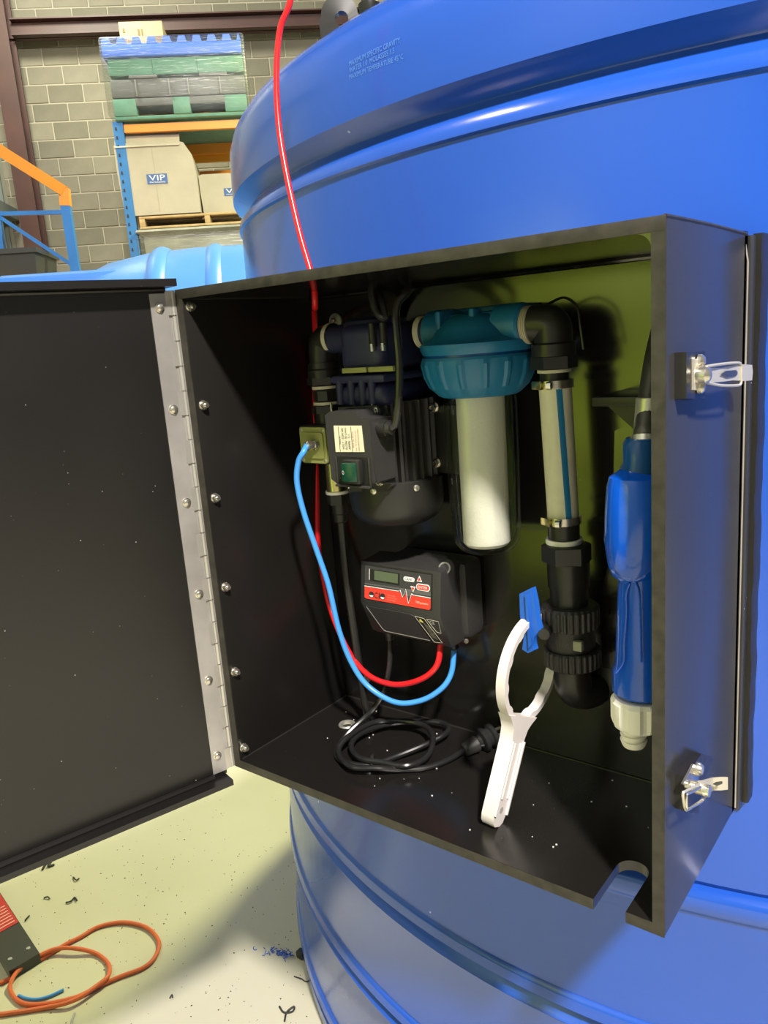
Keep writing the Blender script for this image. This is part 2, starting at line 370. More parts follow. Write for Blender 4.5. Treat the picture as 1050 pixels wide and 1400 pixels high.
fo = roombox(MB(), pu0 - .05, pu1 + .03, pv0 - .05, pv1 + .03, zz[0] + .02, zz[4] + .01, .03); 
fo = obj('stretch_film', fo, FILM); tag(fo, 'clear stretch film wrapped around the stacked plastic pallets', 'plastic film')
PRT = mat('carton_print', (.30, .20, .08), .8)
a, b = PW(164, 50, DR + .3), PW(221, 28, DR + .3)
t = thing('cardboard_box', 'small brown cardboard box with printed marks on top of the pallet stack', 'box', RM((ruv(a)[0] + ruv(b)[0]) / 2, DR + .5, zz[4] - .07))
ua, ub = ruv(a)[0], ruv(b)[0]
obj('carton', roombox(MB(), ua, ub, DR + .3, DR + .85, zz[3] + hb, b.z, .006), CARDB, t)
m = MB()
for (x0, x1, y0, y1) in ((.06, .14, .2, .45), (.16, .34, .15, .42), (.78, .95, .2, .5), (.08, .12, .65, .78), (.42, .46, .55, .75), (.5, .53, .55, .75)):
    H = b.z - zz[4]; m = roombox(MB(), ua + (ub - ua) * x0, ua + (ub - ua) * x1, DR + .297, DR + .3005, zz[4] + H * y0, zz[4] + H * y1, 0); obj('print', m, PRT, t)
# large pale carton
def carton(label, px0, px1, pyt, pyb, v, tilt=0, ma=CARD):
    A, B = PW(px0, pyb, v), PW(px1, pyb, v); ua, ub = ruv(A)[0], ruv(B)[0]; za, zb = PW((px0 + px1) / 2, pyb, v).z, PW((px0 + px1) / 2, pyt, v).z
    t = thing('cardboard_box', label, 'box', RM((ua + ub) / 2, v + .3, za)); W_ = ub - ua
    m = MB(); prof = []
    for (a, z) in ((0.03, 0), (1, 0), (1.0, .55), (.97, .8), (.88, .97), (.8, 1), (.1, 1.0), (.0, .97), (.0, .6)): prof.append(RM(ua + W_ * a, v, za + (zb - za) * z))
    m.prism(prof, W * .75); obj('carton', m, ma, t); return t, ua, ub, za, zb
t, ua, ub, za, zb = carton('large pale cardboard box with blue square logo on the rack', 168, 275, 193, 293, DR)
obj('flap', MB().prism([RM(ua + .01, DR - .015, zb - .04), RM(ub - .12, DR - .015, zb - .04), RM(ub - .12, DR + .12, PW(250, 172, DR).z), RM(ua + .01, DR + .12, PW(200, 172, DR).z)], W * .02), CARD, t)
obj('crease', MB().prism([RM((ua + ub) / 2 - .02, DR - .001, za + .02), RM((ua + ub) / 2 - .016, DR - .001, za + .02), RM((ua + ub) / 2 - .016, DR - .001, zb - .02), RM((ua + ub) / 2 - .02, DR - .001, zb - .02)], W * -.001), mat('carton_crease', (.42, .37, .29), .8), t)
def vip(t, px0, px1, pyt, pyb, v, cut=False):
    A, B = PW(px0, pyb, v), PW(px1, pyt, v); u0, u1 = ruv(A)[0], ruv(B)[0]; z0, z1 = A.z, B.z
    obj('logo_panel', MB().prism([RM(u0, v, z0), RM(u1, v, z0), RM(u1, v, z1), RM(u0, v, z1)], W * -.002), mat('logo_blue', (.06, .13, .38), .6), t)
    H = z1 - z0
    text('VIP', 'lettering', WHI, t, RM(u0 + (u1 - u0) * .1, v - .004, z0 + H * .34), U, (0, 0, 1), (u1 - u0) * .8, H * .55)
    text('PACKAGING', 'lettering', WHI, t, RM(u0 + (u1 - u0) * .12, v - .004, z0 + H * .1), U, (0, 0, 1), (u1 - u0) * .76, H * .14)
vip(t, 202, 228, 237, 252, DR - .002)
t, ua, ub, za, zb = carton('smaller pale cardboard box with blue logo, partly behind the big tank', 277, 330, 237, 290, DR + .12)
vip(t, 307, 332, 256, 268, DR + .118)
t = thing('timber_pallet', 'pine timber pallet under the two pale cardboard boxes', 'pallet', RM(ru + .8, DR + .4, PW(250, 308, DR).z))
z0_, z1_ = PW(250, 310, DR).z, PW(250, 293, DR).z; ua = ruv(PW(190, 300, DR))[0]; ub = ua + 1.4
for k in range(3): obj('bearer', roombox(MB(), ua + k * .6, ua + .05 + k * .6, DR, DR + .9, z0_ + .02, z1_ - .02, .004), WOOD, t)
for k in range(4): obj('slat', roombox(MB(), ua, ub, DR + k * .25, DR + .1 + k * .25, z1_ - .02, z1_, .003), WOOD, t)
for k in range(3): obj('slat', roombox(MB(), ua, ub, DR + k * .4, DR + .1 + k * .4, z0_, z0_ + .02, .003), WOOD, t)
t = thing('wrapped_load', 'grey plastic wrapped load on the rack under the timber pallet', 'wrapped load', RM(ua + .6, DR + .4, PW(250, 375, DR).z))
z3 = PW(250, 312, DR).z
m = MB(); Rg = []
for (dz, g) in ((-.6, .02), (-.3, 0), (-.06, .0), (-.02, .06), (0, .05)): Rg.append([RM(a, b, z3 + dz) for a, b in ((ua - .06 - g + .08, DR - g), (ub, DR - g), (ub, DR + .9), (ua - .06 - g + .08, DR + .9))])
obj('load', m.rings(Rg), GRYW, t)
obj('film', roombox(MB(), ua - .04, ub + .04, DR - .09, DR + .95, z3 - .62, z3 - .05, .03), FILM, t)

# ================================================================ stair platform and railing at the left
DS = 5.5
t = thing('stair_railing', 'orange topped blue steel railing of a raised platform at far left', 'railing', RM(*ruv(PW(96, 380, DS))[:2], ruv(PW(96, 420, DS))[2]))
def S(px, py, v=DS): return PW(px, py, v)
def bar(m, a, b, w):
    x, y, d = frame(V(b) - V(a)); x = W; y = d.cross(x).normalized(); r = []
    for p in (V(a), V(b)): r.append([p + x * w * s1 + y * w * s2 for s1, s2 in ((-.5, -.5), (.5, -.5), (.5, .5), (-.5, .5))])
    return m.rings(r)
obj('handrail', bar(MB(), S(-60, 168, 5.0), S(89, 262), .065), ORP, t)
obj('handrail_end', bar(MB(), S(88, 258), S(90, 282), .06), ORP, t)
obj('post', bar(MB(), S(90, 281), S(106, 385), .055), BLP, t)
obj('post', bar(MB(), S(-6, 288), S(12, 420), .05), BLP, t)
obj('rail', bar(MB(), S(-60, 294), S(92, 290), .025), BLP, t); obj('brace', bar(MB(), S(0, 297), S(104, 366), .022), BLP, t)
t = thing('raised_platform', 'orange edged raised platform at far left behind the cabinet door', 'platform', S(-20, 450, 5.6))
e = ruv(S(40, 385, 5.2)); m = MB(); roombox(m, uw + .04, e[0], 5.2, 8, e[2] - .09, e[2], .004); obj('deck', m, ORP, t)
for k in (.1, .9): obj('leg', roombox(MB(), e[0] - k - .06, e[0] - k, 5.25, 5.31, FL, e[2] - .09, .003), BLP, t)
t = thing('storage_tub', 'black plastic tub standing on the orange platform edge', 'tub', RM(e[0] - .25, 5.5, e[2]))
a, b = ruv(S(-8, 380, 5.3))[0], ruv(S(50, 380, 5.3))[0]; zt_ = S(20, 340, 5.3).z
m = MB(); R = []
for z, g in ((e[2] + .002, 0), (zt_ - .03, .02), (zt_ - .03, .035), (zt_, .035), (zt_, .015), (e[2] + .03, -.01)): R.append([RM(x, y, z) for x, y in ((a - g, 5.3 - g), (b + g, 5.3 - g), (b + g, 5.75 + g), (a - g, 5.75 + g))])
obj('tub_body', m.rings(R), mat('grey_black_tub', (.035, .035, .035), .45), t)
# ================================================================ pale blue ribbed tank lying behind the cabinet
D2 = 4.3
p0, p1 = ruv(PW(85, 362, D2)), ruv(PW(340, 352, D2)); zt2 = PW(260, 353, D2).z; RR = .75
t = thing('pale_blue_tank', 'pale blue ribbed polyethylene tank lying behind the cabinet door', 'tank', RM(p0[0] + 1, D2 + .2, FL))
zt2 += .075; ax0 = RM(p0[0] - .05, D2 + .25, zt2 - RR); m = MB(); L = 2.6
m.lathe(ax0, U, [(0, .2), (.0, .50), (.04, .58), (.12, .645), (.25, .70), (.45, .735), (.7, .75), (L - .3, .75), (L - .08, .68), (L, .5)], 96); obj('shell', m, LBT, t)
ribu = [ruv(PW(x, 360, D2))[0] - p0[0] + .05 for x in (218, 294)]
for r_ in ribu + [ribu[-1] + (ribu[1] - ribu[0]), ribu[-1] + 2 * (ribu[1] - ribu[0])]:
    m = MB(); m.lathe(ax0 + U * r_, U, [(-.045, .745), (-.03, .757), (-.01, .764), (.01, .764), (.03, .757), (.045, .745)], 96); obj('rib', m, LBT, t)
m = MB(); roombox(m, p0[0] - .33, p0[0] + .6, D2 - .1, D2 + .6, FL + .15, PW(75, 371, D2 - .1).z, .05); obj('end_bulge', m, mat('mid_blue_polyethylene', (.05, .22, .75), .35), t)
m = MB(); roombox(m, p0[0] - .1, p0[0] + L, D2 - .35, D2 + .8, FL, FL + .2, .02); obj('cradle', m, BLP, t)

# ================================================================ lime tank added out of frame for a green reflection in the cabinet
LX, LY, LZ = -1.02, -2.6, FL + .5
t = thing('lime_reflection_prop', 'lime green tank shape added out of view for its reflection in the cabinet back', 'tank', (LX, LY, FL))
obj('shell', MB().lathe((LX, LY, LZ), (0, 0, 1), [(0, .78), (.04, .82), (.5, .82), (.53, .84), (.58, .84), (.61, .82), (1.1, .82), (1.13, .84), (1.18, .84), (1.21, .82), (1.5, .80), (1.6, .74), (1.7, .3)], 64), LIME, t)
obj('lid', MB().lathe((LX, LY, LZ + 1.69), (0, 0, 1), [(0, .25), (.05, .25), (.06, .2)], 32), BK, t)
obj('stand_top', MB().lohi((LX - .8, LY - .8, LZ - .06), (LX + .8, LY + .8, LZ - .001), .005), DKGRY, t)
for sx_ in (-.74, .74):
    for sy_ in (-.74, .74): obj('stand_leg', MB().lohi((LX + sx_ - .04, LY + sy_ - .04, FL), (LX + sx_ + .04, LY + sy_ + .04, LZ - .06), .004), DKGRY, t)

# ================================================================ the big blue tank
TC = V((.336, 1.497, 0)); TR, TK = 1.251, -.0241
def trad(z): return TR + TK * z
prof = []
def rib_up(z0, z1):     # lip that steps in below
    return [(z0 + .02, .014), (z0 + .001, .013), (z0 - .002, .009), (z0 - .019, -.017), (z0 - .022, -.018), (z0 - .030, -.013), (z1 + .016, .0035), (z1 + .003, .0045), (z1, .0)]
def rib_lo(z1, z0):     # z1 thin upper line, z0 lower edge of the dark groove
    return [(z1, .0), (z1 - .004, .005), (z1 - .008, .006), (z0 + .031, .008), (z0 + .029, .006), (z0 + .024, -.014), (z0 + .022, -.014), (z0 + .001, .001), (z0 - .001, .003), (z0 - .006, .0)]
tp = [(FL, -.05), (FL + .012, -.02), (FL + .03, 0)]
seq = []
for z1, z0 in ((-.371 - .49, -.425 - .49), (-.612, -.664), (-.371, -.425)): seq += rib_lo(z1, z0)[::-1]
seq += [(-.184, 0), (-.177, .002), (-.172, .007), (-.150, .009), (-.143, .005), (-.139, -.006), (-.134, -.005), (-.130, .0)]
seq += [(.0, 0), (.3, 0), (.6, 0)] + rib_up(.892, .829)[::-1]
tp += sorted(seq, key=lambda q: q[0]) + [(.95, .013), (.985, .012), (1.01, .004), (1.03, -.012), (1.045, -.035), (1.053, -.065), (1.07, -.2), (1.12, -.6), (1.2, -.9)]
m = MB(); m.lathe((TC.x, TC.y, 0), (0, 0, 1), [(z, trad(z) + d) for z, d in tp], 180)
bt = thing('blue_tank', 'large bright blue round polyethylene tank carrying the black equipment cabinet', 'tank', (TC.x, TC.y, FL))
obj('tank_shell', m, TANK, bt, ang=50)
def ont(p, out=.0): # push a point onto the tank's shell
    d = V((p.x - TC.x, p.y - TC.y, 0)); d.normalize(); r = trad(p.z) + out; return V((TC.x + d.x * r, TC.y + d.y * r, p.z))
def tankhit(px, py):
    r = ray(px, py); z = CAM.z
    for _ in range(6):
        R_ = trad(z); a = r.x ** 2 + r.y ** 2; b = (CAM.x - TC.x) * r.x + (CAM.y - TC.y) * r.y; c = (CAM.x - TC.x) ** 2 + (CAM.y - TC.y) ** 2 - R_ * R_
        t_ = (-b - math.sqrt(max(b * b - a * c, 0))) / a; z = CAM.z + t_ * r.z
    return CAM + r * t_
for s, a, b in (('MAXIMUM SPECIFIC GRAVITY', (488, 93), (557, 61)), ('WATER 1.0  MOLASSES 1.5', (488, 102), (549, 75)), ('MAXIMUM TEMPERATURE 45°C', (488, 111), (561, 83))):
    A, B = tankhit(*a), tankhit(*b); A2 = V((A.x, A.y, 0)); B2 = V((B.x, B.y, 0)); z = A.z
    h_ = .0068
    text(s, 'embossed_lettering', PBLU, bt, A, (B - A).normalized(), (0, 0, 1), (B - A).length, h_, fn=lambda p: ont(p, .0135))
# lifting lug and small knob on the shoulder
def lug():
    c = P(464, 20, .39); hc = P(467, 25, .39); x = V((.80, .6, 0)).normalized(); n = V((-.6, .8, 0)); m = MB(); N = 32
    def samp(k):
        a = 2 * math.pi * k / N; d = x * math.cos(a) + V((0, 0, 1)) * math.sin(a); r = .0285
        if math.sin(a) < -.01: r = min(.060 / max(.01, -math.sin(a)), .0285 / max(.05, abs(math.cos(a))) + .004)
        return c + d * r
    Ro = [samp(k) for k in range(N)]; Ri = [hc + (x * math.cos(2 * math.pi * k / N) + V((0, 0, 1)) * math.sin(2 * math.pi * k / N)) * .0105 for k in range(N)]
    th = n * .016
    m.rings([Ri, Ro, [p + th for p in Ro], [p + th for p in Ri]], close=True); return m
obj('lifting_lug', lug(), BK, bt, 'black plate with a round hole')
kp = P(505, 12, .36); obj('knob', MB().lathe(kp - V((0, 0, .03)), (0, 0, 1), [(0, .012), (.02, .014), (.03, .016), (.036, .016), (.04, .011), (.06, .010)], 16), BK, bt)

# ================================================================ equipment cabinet
CW, CH, CD, T = .62, .668, .2377, .012
cab = thing('equipment_cabinet', 'open black plastic equipment cabinet fixed to the front of the blue tank', 'cabinet', (.31, .12, 0))
m = MB().lohi((0, CD, 0), (CW, CD + T, CH)); obj('back_panel', m, HD, cab)
obj('left_panel', MB().lohi((0, 0, 0), (T, CD, CH), .0012), HDL, cab)
RPAN = mat('black_hdpe_outer', (.032, .032, .034), .26, spec=.6, bump=.1, bscale=6, specks=((.35, .38, .45), 60, .2), ior=1.5)
obj('right_panel', MB().lohi((CW - T, 0, 0), (CW, CD + T, CH), .0015), RPAN, cab)
# top panel with the tube hole (kept as four strips round the hole is unnecessary: ring of quads)
def panel_hole(z0, z1, c, r, notch=None):
    m = MB(); N = 32; Ri = []; Ro = []
    for k in range(N):
        a = 2 * math.pi * (k + .5) / N; d = (math.cos(a), math.sin(a)); Ri.append((c[0] + r * d[0], c[1] + r * d[1]))
        t = min(((CW - T - c[0]) / d[0]) if d[0] > 0 else ((T - c[0]) / d[0]), ((CD - c[1]) / d[1]) if d[1] > 0 else ((0 - c[1]) / d[1]))
        Ro.append((c[0] + t * d[0], c[1] + t * d[1]))
    # snap nearest samples to the corners
    for cx, cy in ((T, 0), (CW - T, 0), (CW - T, CD), (T, CD)):
        k = min(range(N), key=lambda i: abs(math.atan2(Ro[i][1] - c[1], Ro[i][0] - c[0]) - math.atan2(cy - c[1], cx - c[0]))); Ro[k] = (cx, cy)
    f = lambda L, z: [V((x, y, z)) for x, y in L]
    m.rings([f(Ri, z0), f(Ro, z0), f(Ro, z1), f(Ri, z1)], close=True); return m
HOLE = (.100, .150)
obj('top_panel', panel_hole(CH - T, CH, HOLE, .006), HD, cab)
# bottom panel with the rounded slot near the right front corner and a drain hole
def bottom():
    sx0, sx1, sy = .547, .581, .062; r = (sx1 - sx0) / 2; cx = (sx0 + sx1) / 2; dh = (.078, .160); N = 24
    m = MB(); z0, z1 = 0, T
    out = [(T, 0), (sx0, 0)] + [(cx - r * math.cos(math.radians(a)), sy + r * math.sin(math.radians(a))) for a in range(0, 181, 15)] + [(sx1, 0), (CW - T, 0), (CW - T, CD), (.16, CD)]
    # main part right of x = .16 as one n-gon, left part with the round drain hole
    right = [(.16, 0)] + out[1:]
    m.prism([V((x, y, z0)) for x, y in right], (0, 0, z1))
    Ri, Ro = [], []
    for k in range(N):
        a = 2 * math.pi * k / N + .01; d = (math.cos(a), math.sin(a)); Ri.append((dh[0] + .011 * d[0], dh[1] + .011 * d[1]))
        t = min(((.16 - dh[0]) / d[0]) if d[0] > 0 else ((T - dh[0]) / d[0]), ((CD - dh[1]) / d[1]) if d[1] > 0 else ((0 - dh[1]) / d[1])); Ro.append((dh[0] + t * d[0], dh[1] + t * d[1]))
    for qx, qy in ((T, 0), (.16, 0), (.16, CD), (T, CD)):
        k = min(range(N), key=lambda i: abs(math.atan2(Ro[i][1] - dh[1], Ro[i][0] - dh[0]) - math.atan2(qy - dh[1], qx - dh[0]))); Ro[k] = (qx, qy)
    f = lambda L, z: [V((x, y, z)) for x, y in L]
    m.rings([f(Ri, z0), f(Ro, z0), f(Ro, z1), f(Ri, z1)], close=True); return m
HDF = mat('black_hdpe_floor', (.0105, .0095, .0085), .24, spec=.7, bump=.1, bscale=8, specks=((.3, .3, .27), 120, .13))
obj('bottom_panel', bottom(), HDF, cab)
obj('drain_ring', MB().lathe((.078, .160, T - .004), (0, 0, 1), [(0, .0088), (.0052, .0088), (.0056, .0095), (.0056, .0125), (.0042, .0135), (.004, .0135), (.004, .011), (0, .011)], 24, cap=False), STEEL, cab)
# front rim: sawn, slightly lighter edge
e = .0006
rim = MB()
rim.lohi((0, -.0012, CH - T), (CW, -e / 2, CH), .0003); rim.lohi((0, -.0012, 0), (T, -e / 2, CH - T)); rim.lohi((CW - T, -.0012, 0), (CW, -e / 2, CH - T))
rim.lohi((T, -.0012, 0), (.547, -e / 2, T)); rim.lohi((.581, -.0012, 0), (CW - T, -e / 2, T)); obj('front_edge', rim, HDE, cab)
wm = MB()
r = .0035
for q_ in ([(T, CD - .001, T), (CW - T, CD - .001, T)], [(T, .004, T), (T, CD, T)], [(T + .001, .006, CH - T), (T, CD, CH - T)]): obj('weld_bead', MB().tube(q_, r * .4, 8, 0), BK, cab)
wm.tube([(T, CD - .002, CH - T - .002), (CW - T, CD - .002, CH - T - .002)], r, 8, 0)
for (x, s) in ((CW - T, -1),):
    c = V((x, 0, CH - T)); q = [c]
    for k in range(7): a = math.radians(k * 15); q.append(V((x - .013 + .013 * math.sin(a), 0, CH - T - .013 + .013 * math.cos(a))))
    obj('corner_fillet', MB().prism([V((x, .0, CH - T))] + q[1:], (0, .20, 0)), HD, cab)
obj('weld_bead', wm, HD, cab)
obj('mounting_flange', MB().lohi((CW, .2475, -.0), (CW + .0055, .262, CH - .004), .001), RPAN, cab)
obj('trim_bead', MB().tube([(CW + .001, .2465, .004), (CW + .001, .2465, CH - .03), (CW - .002, .242, CH - .006)], .0013, 6, 0), HING, cab)
obj('top_bead', MB().tube([(CW - .001, .0, CH - .001), (CW - .001, .12, CH - .001), (CW - .001, .246, CH - .003)], .002, 6, 2), HDE, cab)
m = MB(); pts = []
for k in range(41):
    z = .004 + k * (CH - .006) / 40; wv = .0005 * math.sin(k * 1.9) + .0005 * math.sin(k * .7 + 1)
    pts.append([V((CW + .002, .2625, z)), V((CW + .0105 + wv, .2625, z)), V((CW + .0115 + wv, .266, z)), V((CW + .0115 + wv, .291, z)), V((CW + .002, .291, z))])
obj('sealant_strip', m.rings(pts), RUB, cab)
# -------- hinge
hg = obj('hinge', MB().lathe((-.0040, -.0032, .0), (0, 0, 1), [(0.002, .0016), (CH - .002, .0016)], 8), STEEL, cab)
DA = math.radians(105.6); DD = V((math.cos(DA), -math.sin(DA), 0)); DN = V((DD.y * -1, DD.x, 0)) * -1   # door direction, face normal
# inner face of the door looks towards +X (rotated): choose the normal that faces the camera
DN = V((-DD.y, DD.x, 0)); 
if DN.x < 0: DN = -DN
H0 = V((-.0040, -.0032, 0))
nk = 21; kz = CH / nk
for k in range(nk):
    z = k * kz + .001; m = MB().lathe(H0 + V((0, 0, z)), (0, 0, 1), [(0, .0040), (kz - .0015, .0040)], 12)
    if k % 2 == 0:
        a = H0 + DD * .0025 + DN * .0025; m.prism([a + V((0, 0, z)), a + DD * .008 + V((0, 0, z)), a + DD * .008 + DN * .0012 + V((0, 0, z)), a + DN * .0012 + V((0, 0, z))], (0, 0, kz - .0015))
    obj('knuckle', m, STEEL, hg)
a = H0 + DD * .0085 + DN * .0022
obj('cabinet_leaf', MB().lohi((-.0042, -.0020, .001), (.0, .018, CH - .003)), HING, hg)
obj('backing_leaf', MB().prism([H0 + DD * .001 + DN * .0008, H0 + DD * .010 + DN * .0008, H0 + DD * .010 + DN * -.0004, H0 + DD * .001 + DN * -.0004], (0, 0, CH - .002)), HING, hg)
leaf = MB().prism([a, a + DD * .0225, a + DD * .0225 + DN * .0014, a + DN * .0014], (0, 0, CH - .004)); obj('leaf', leaf, HING, hg)
for py in ((218, 421), (237, 560), (255, 687), (272, 812), (285, 930), (297, 1033)):
    r = ray(*py); o_ = H0 + DN * .0036; t_ = (o_ - CAM).dot(DN) / r.dot(DN); p = CAM + r * t_
    obj('screw', MB().lathe(p, DN, [(0, .0062), (.0012, .0062), (.0016, .0045), (.004, .004), (.0048, .002)], 14), STEELB, hg)
for py in ((262, 419), (280, 554), (296, 681), (310, 803), (323, 919), (335, 1023)):
    p = PX(*py, T + .004); p.x = T
    nn = obj('nut', MB().lathe(p, (1, 0, 0), [(0, .0068), (.001, .0068), (.0011, .0056), (.0056, .0054), (.006, .003), (.0095, .003)], 12), STEELB, cab)
# -------- door
dw = .62; dt = .010
def D(s, n, z): return H0 + DD * s + DN * n + V((0, 0, z))
dr = obj('door', MB().prism([D(.010, .002, -.006), D(dw, .002, -.006), D(dw, .002 - dt, -.006), D(.010, .002 - dt, -.006)], (0, 0, CH + .012)), HDD, cab)
def lip(z0, z1, s0=.002): return MB().prism([D(s0, -.008, z0), D(dw, -.008, z0), D(dw, .026, z0), D(s0, .026, z0)], (0, 0, z1 - z0))
obj('top_lip', lip(CH + .003, CH + .012), HDD, dr); obj('bottom_lip', lip(-.014, -.006, .012), HDD, dr)
obj('end_lip', MB().prism([D(dw, -.008, -.019), D(dw, .026, -.019), D(dw + .009, .026, -.019), D(dw + .009, -.008, -.019)], (0, 0, CH + .031)), HDD, dr)
obj('weld_bead', MB().tube([D(.03, .0035, -.0045), D(dw, .0035, -.0045)], .0042, 8, 0), HDD, dr); obj('weld_bead', MB().tube([D(.010, .004, CH + .001), D(dw, .004, CH + .001)], .003, 8, 0), HDD, dr)
# -------- toggle latches
X0 = CW
def lz(px, py, x): return PX(px, py, x)
lt = obj('latch', MB().prism([lz(922, 482, X0), lz(948, 481, X0), lz(948, 545, X0), lz(922, 545, X0)], (.010, 0, 0)), RUB, cab, 'chrome lever latch on a black block, upper one')
xo = X0 + .012
m = MB()
c = PX(953, 513, xo); m.lathe(c - V((.002, 0, 0)), (1, 0, 0), [(0, .0075), (.010, .0075), (.013, .005), (.014, .002)], 16)
c1 = PX(957, 494, xo); c2 = PX(957, 529, xo)
obj('base_plate', MB().prism([PX(949, 491, xo), PX(963, 490, xo), PX(966, 512, xo), PX(963, 534, xo), PX(949, 533, xo)], (-.002, 0, 0)), LEVM, lt)
obj('pivot', m, STEELB, lt)
for q in (c1, c2): obj('rivet', MB().lathe(q - V((.001, 0, 0)), (1, 0, 0), [(0, .0062), (.003, .006), (.005, .004), (.0056, .001)], 14), STEELB, lt)
L_ = [(960, 503), (985, 503), (1000, 500), (1016, 498), (1026, 499), (1027, 508), (1026, 520), (1016, 521), (1000, 520), (985, 522), (960, 524)]
m = MB(); xs = [.016, .017, .0165, .017, .021, .021, .021, .017, .0165, .017, .016]
A = [PX(x, y, X0 + h) for (x, y), h in zip(L_, xs)]
m.rings([[A[0], A[10]], [A[1], A[9]], [A[2], A[8]], [A[3], A[7]], [A[4], A[6]]], cap=False) if False else None
top = [A[0], A[1], A[2], A[3], A[4], A[5], A[6], A[7], A[8], A[9], A[10]]
m.prism(top, (.0016, 0, 0)); obj('lever', m, LEVM, lt)
m = MB(); sl = [PX(x, y, X0 + .0188) for x, y in ((985, 512), (992, 507), (1006, 506), (1009, 510), (1006, 514), (994, 516))]; m.prism(sl, (.0004, 0, 0)); obj('lever_slot', m, DKGRY, lt)
bw = [PX(x, y, X0 + .020) for x, y in ((966, 501), (985, 498), (1008, 496), (1013, 499), (1013, 512), (1013, 524), (1008, 527), (985, 527), (966, 523))]
obj('bail_wire', MB().tube(bw, .0013, 8, 3), LEVM, lt)
# lower latch, swung down
lt = obj('latch', MB().prism([lz(923, 1058, X0), lz(945, 1027, X0), lz(962, 1032, X0), lz(950, 1062, X0), lz(940, 1108, X0), lz(923, 1105, X0)], (.010, 0, 0)), RUB, cab, 'chrome lever latch on a black block, lower one hanging open')
obj('base_plate', MB().prism([PX(934, 1072, xo), PX(948, 1045, xo), PX(957, 1048, xo), PX(955, 1066, xo), PX(944, 1080, xo)], (-.002, 0, 0)), STEELB, lt)
q = PX(952, 1051, xo); obj('rivet', MB().lathe(q, (1, 0, 0), [(0, .007), (.003, .007), (.006, .005), (.007, .001)], 14), STEELB, lt)
q = PX(939, 1072, xo); obj('rivet', MB().lathe(q - V((.001, 0, 0)), (1, 0, 0), [(0, .004), (.003, .004), (.004, .001)], 14), STEELB, lt)
q = PX(953, 1077, xo + .004); m = MB().cyl(q - V((.004, 0, 0)), q + V((.012, 0, 0)), .006, n=16); obj('pivot', m, STEELB, lt)
lv = [(952, 1068, .020), (962, 1066, .022), (973, 1063, .024), (984, 1062, .030), (993, 1062, .034)]
lo = [(958, 1086, .020), (967, 1083, .022), (974, 1080, .024), (984, 1080, .030), (993, 1079, .034)]
m = MB(); TT = [PX(a, b, X0 + h) for a, b, h in lv]; BB = [PX(a, b, X0 + h) for a, b, h in lo]
m.rings([[t_, b_, b_ + V((.0015, 0, 0)), t_ + V((.0015, 0, 0))] for t_, b_ in zip(TT, BB)]); obj('lever', m, LEVM, lt)
sl = [PX(x, y, X0 + h) for x, y, h in ((974, 1072, .0275), (979, 1069, .030), (986, 1068, .033), (986, 1071, .033), (979, 1074, .030))]; obj('lever_slot', MB().prism(sl, (.0012, 0, 0)), DKGRY, lt)
bw = [PX(x, y, X0 + .022) for x, y in ((956, 1072), (937, 1082), (934, 1084), (934, 1092), (937, 1106), (942, 1106), (960, 1094), (968, 1084))]
obj('bail_wire', MB().tube(bw, .0013, 8, 3), LEVM, lt)
bw = [PX(x, y, X0 + .024) for x, y in ((958, 1076), (944, 1084), (939, 1087), (939, 1104), (943, 1105), (960, 1096))]
obj('bail_wire', MB().tube(bw, .0011, 8, 3), STEELB, lt)
# -------- bolts through the back panel
for px, py, r in ((457, 440, .012), (497, 925, .0125), (607, 705, 0)):
    if not r: continue
    p = P(px, py, CD - .004); p.y = CD
    b_ = obj('washer', MB().cyl(p, p - V((0, .002, 0)), r), STEEL, cab); obj('bolt_head', MB().lathe(p - V((0, .002, 0)), (0, -1, 0), [(0, .0065), (.004, .0065), (.0055, .005), (.0055, .003), (.003, .0028)], 6), STEELB, b_)

# ================================================================ transfer pump
pp = thing('transfer_pump', 'navy and black electric transfer pump with switch box on the cabinet back', 'pump', (.213, CD, .345))
px_, py_ = .2, .165
# motor body with vertical cooling fins
mc = V((.205, .163, 0)); N = 96
def fins(k, h, r): return r * (1 if (k % 4) < 2 else .88)
m = MB().lathe((mc.x, mc.y, .405), (0, 0, 1), [(0, .060), (.105, .060)], N, rf=fins); obj('motor_body', m, BK, pp, ang=20)
m = MB().lathe((mc.x, mc.y, .345), (0, 0, 1), [(0, .030), (.003, .044), (.010, .055), (.022, .0615), (.035, .0635), (.062, .0635), (.064, .061)], 48)
obj('fan_cover', m, BK, pp)
for dx, dy in ((-.045, -.045), (.012, -.0635), (.055, -.03)): 
    q = mc + V((dx, dy, .402)); n_ = V((dx, dy, 0)).normalized(); q = mc + n_ * .063 + V((0, 0, .400)); obj('screw', MB().lathe(q, n_, [(0, .0045), (.002, .0042), (.003, .002)], 12), STEELB, pp)
for dx in (.018, -.05): obj('tie_rod', MB().cyl((mc.x + dx, mc.y - .060, .405), (mc.x + dx, mc.y - .060, .512), .0014, n=8), STEELB, pp)
# mounting foot plates at the right of the motor
obj('mounting_foot', MB().lohi((.255, .18, .41), (.302, CD, .50), .004), BK, pp)
for q in (P(597, 556, .185), P(600, 632, .185)):
    q.y = .18; obj('bolt', bolt(MB(), q + V((0, -.0005, 0)), (0, -1, 0), .0058, 2), STEELB, pp)
# lower ribbed flange of the head
hl0, hl1 = P(456, 525, .104).x, P(581, 525, .19).x; hm = (hl0 + hl1) / 2
m = MB(); m.box((hm, .160, .520), (hl1 - hl0, .114, .030), .012, seg=3)
obj('lower_housing', m, NAVY, pp)
obj('flange', MB().box((hm, .160, .541), (hl1 - hl0 + .006, .120, .010), .004), NAVY, pp)
for x in (hl0 + .01, hm - .012, hm + .006, hl1 - .02): obj('boss', MB().cyl((x, .105, .510), (x, .105, .540), .0055, n=12), NAVY, pp)
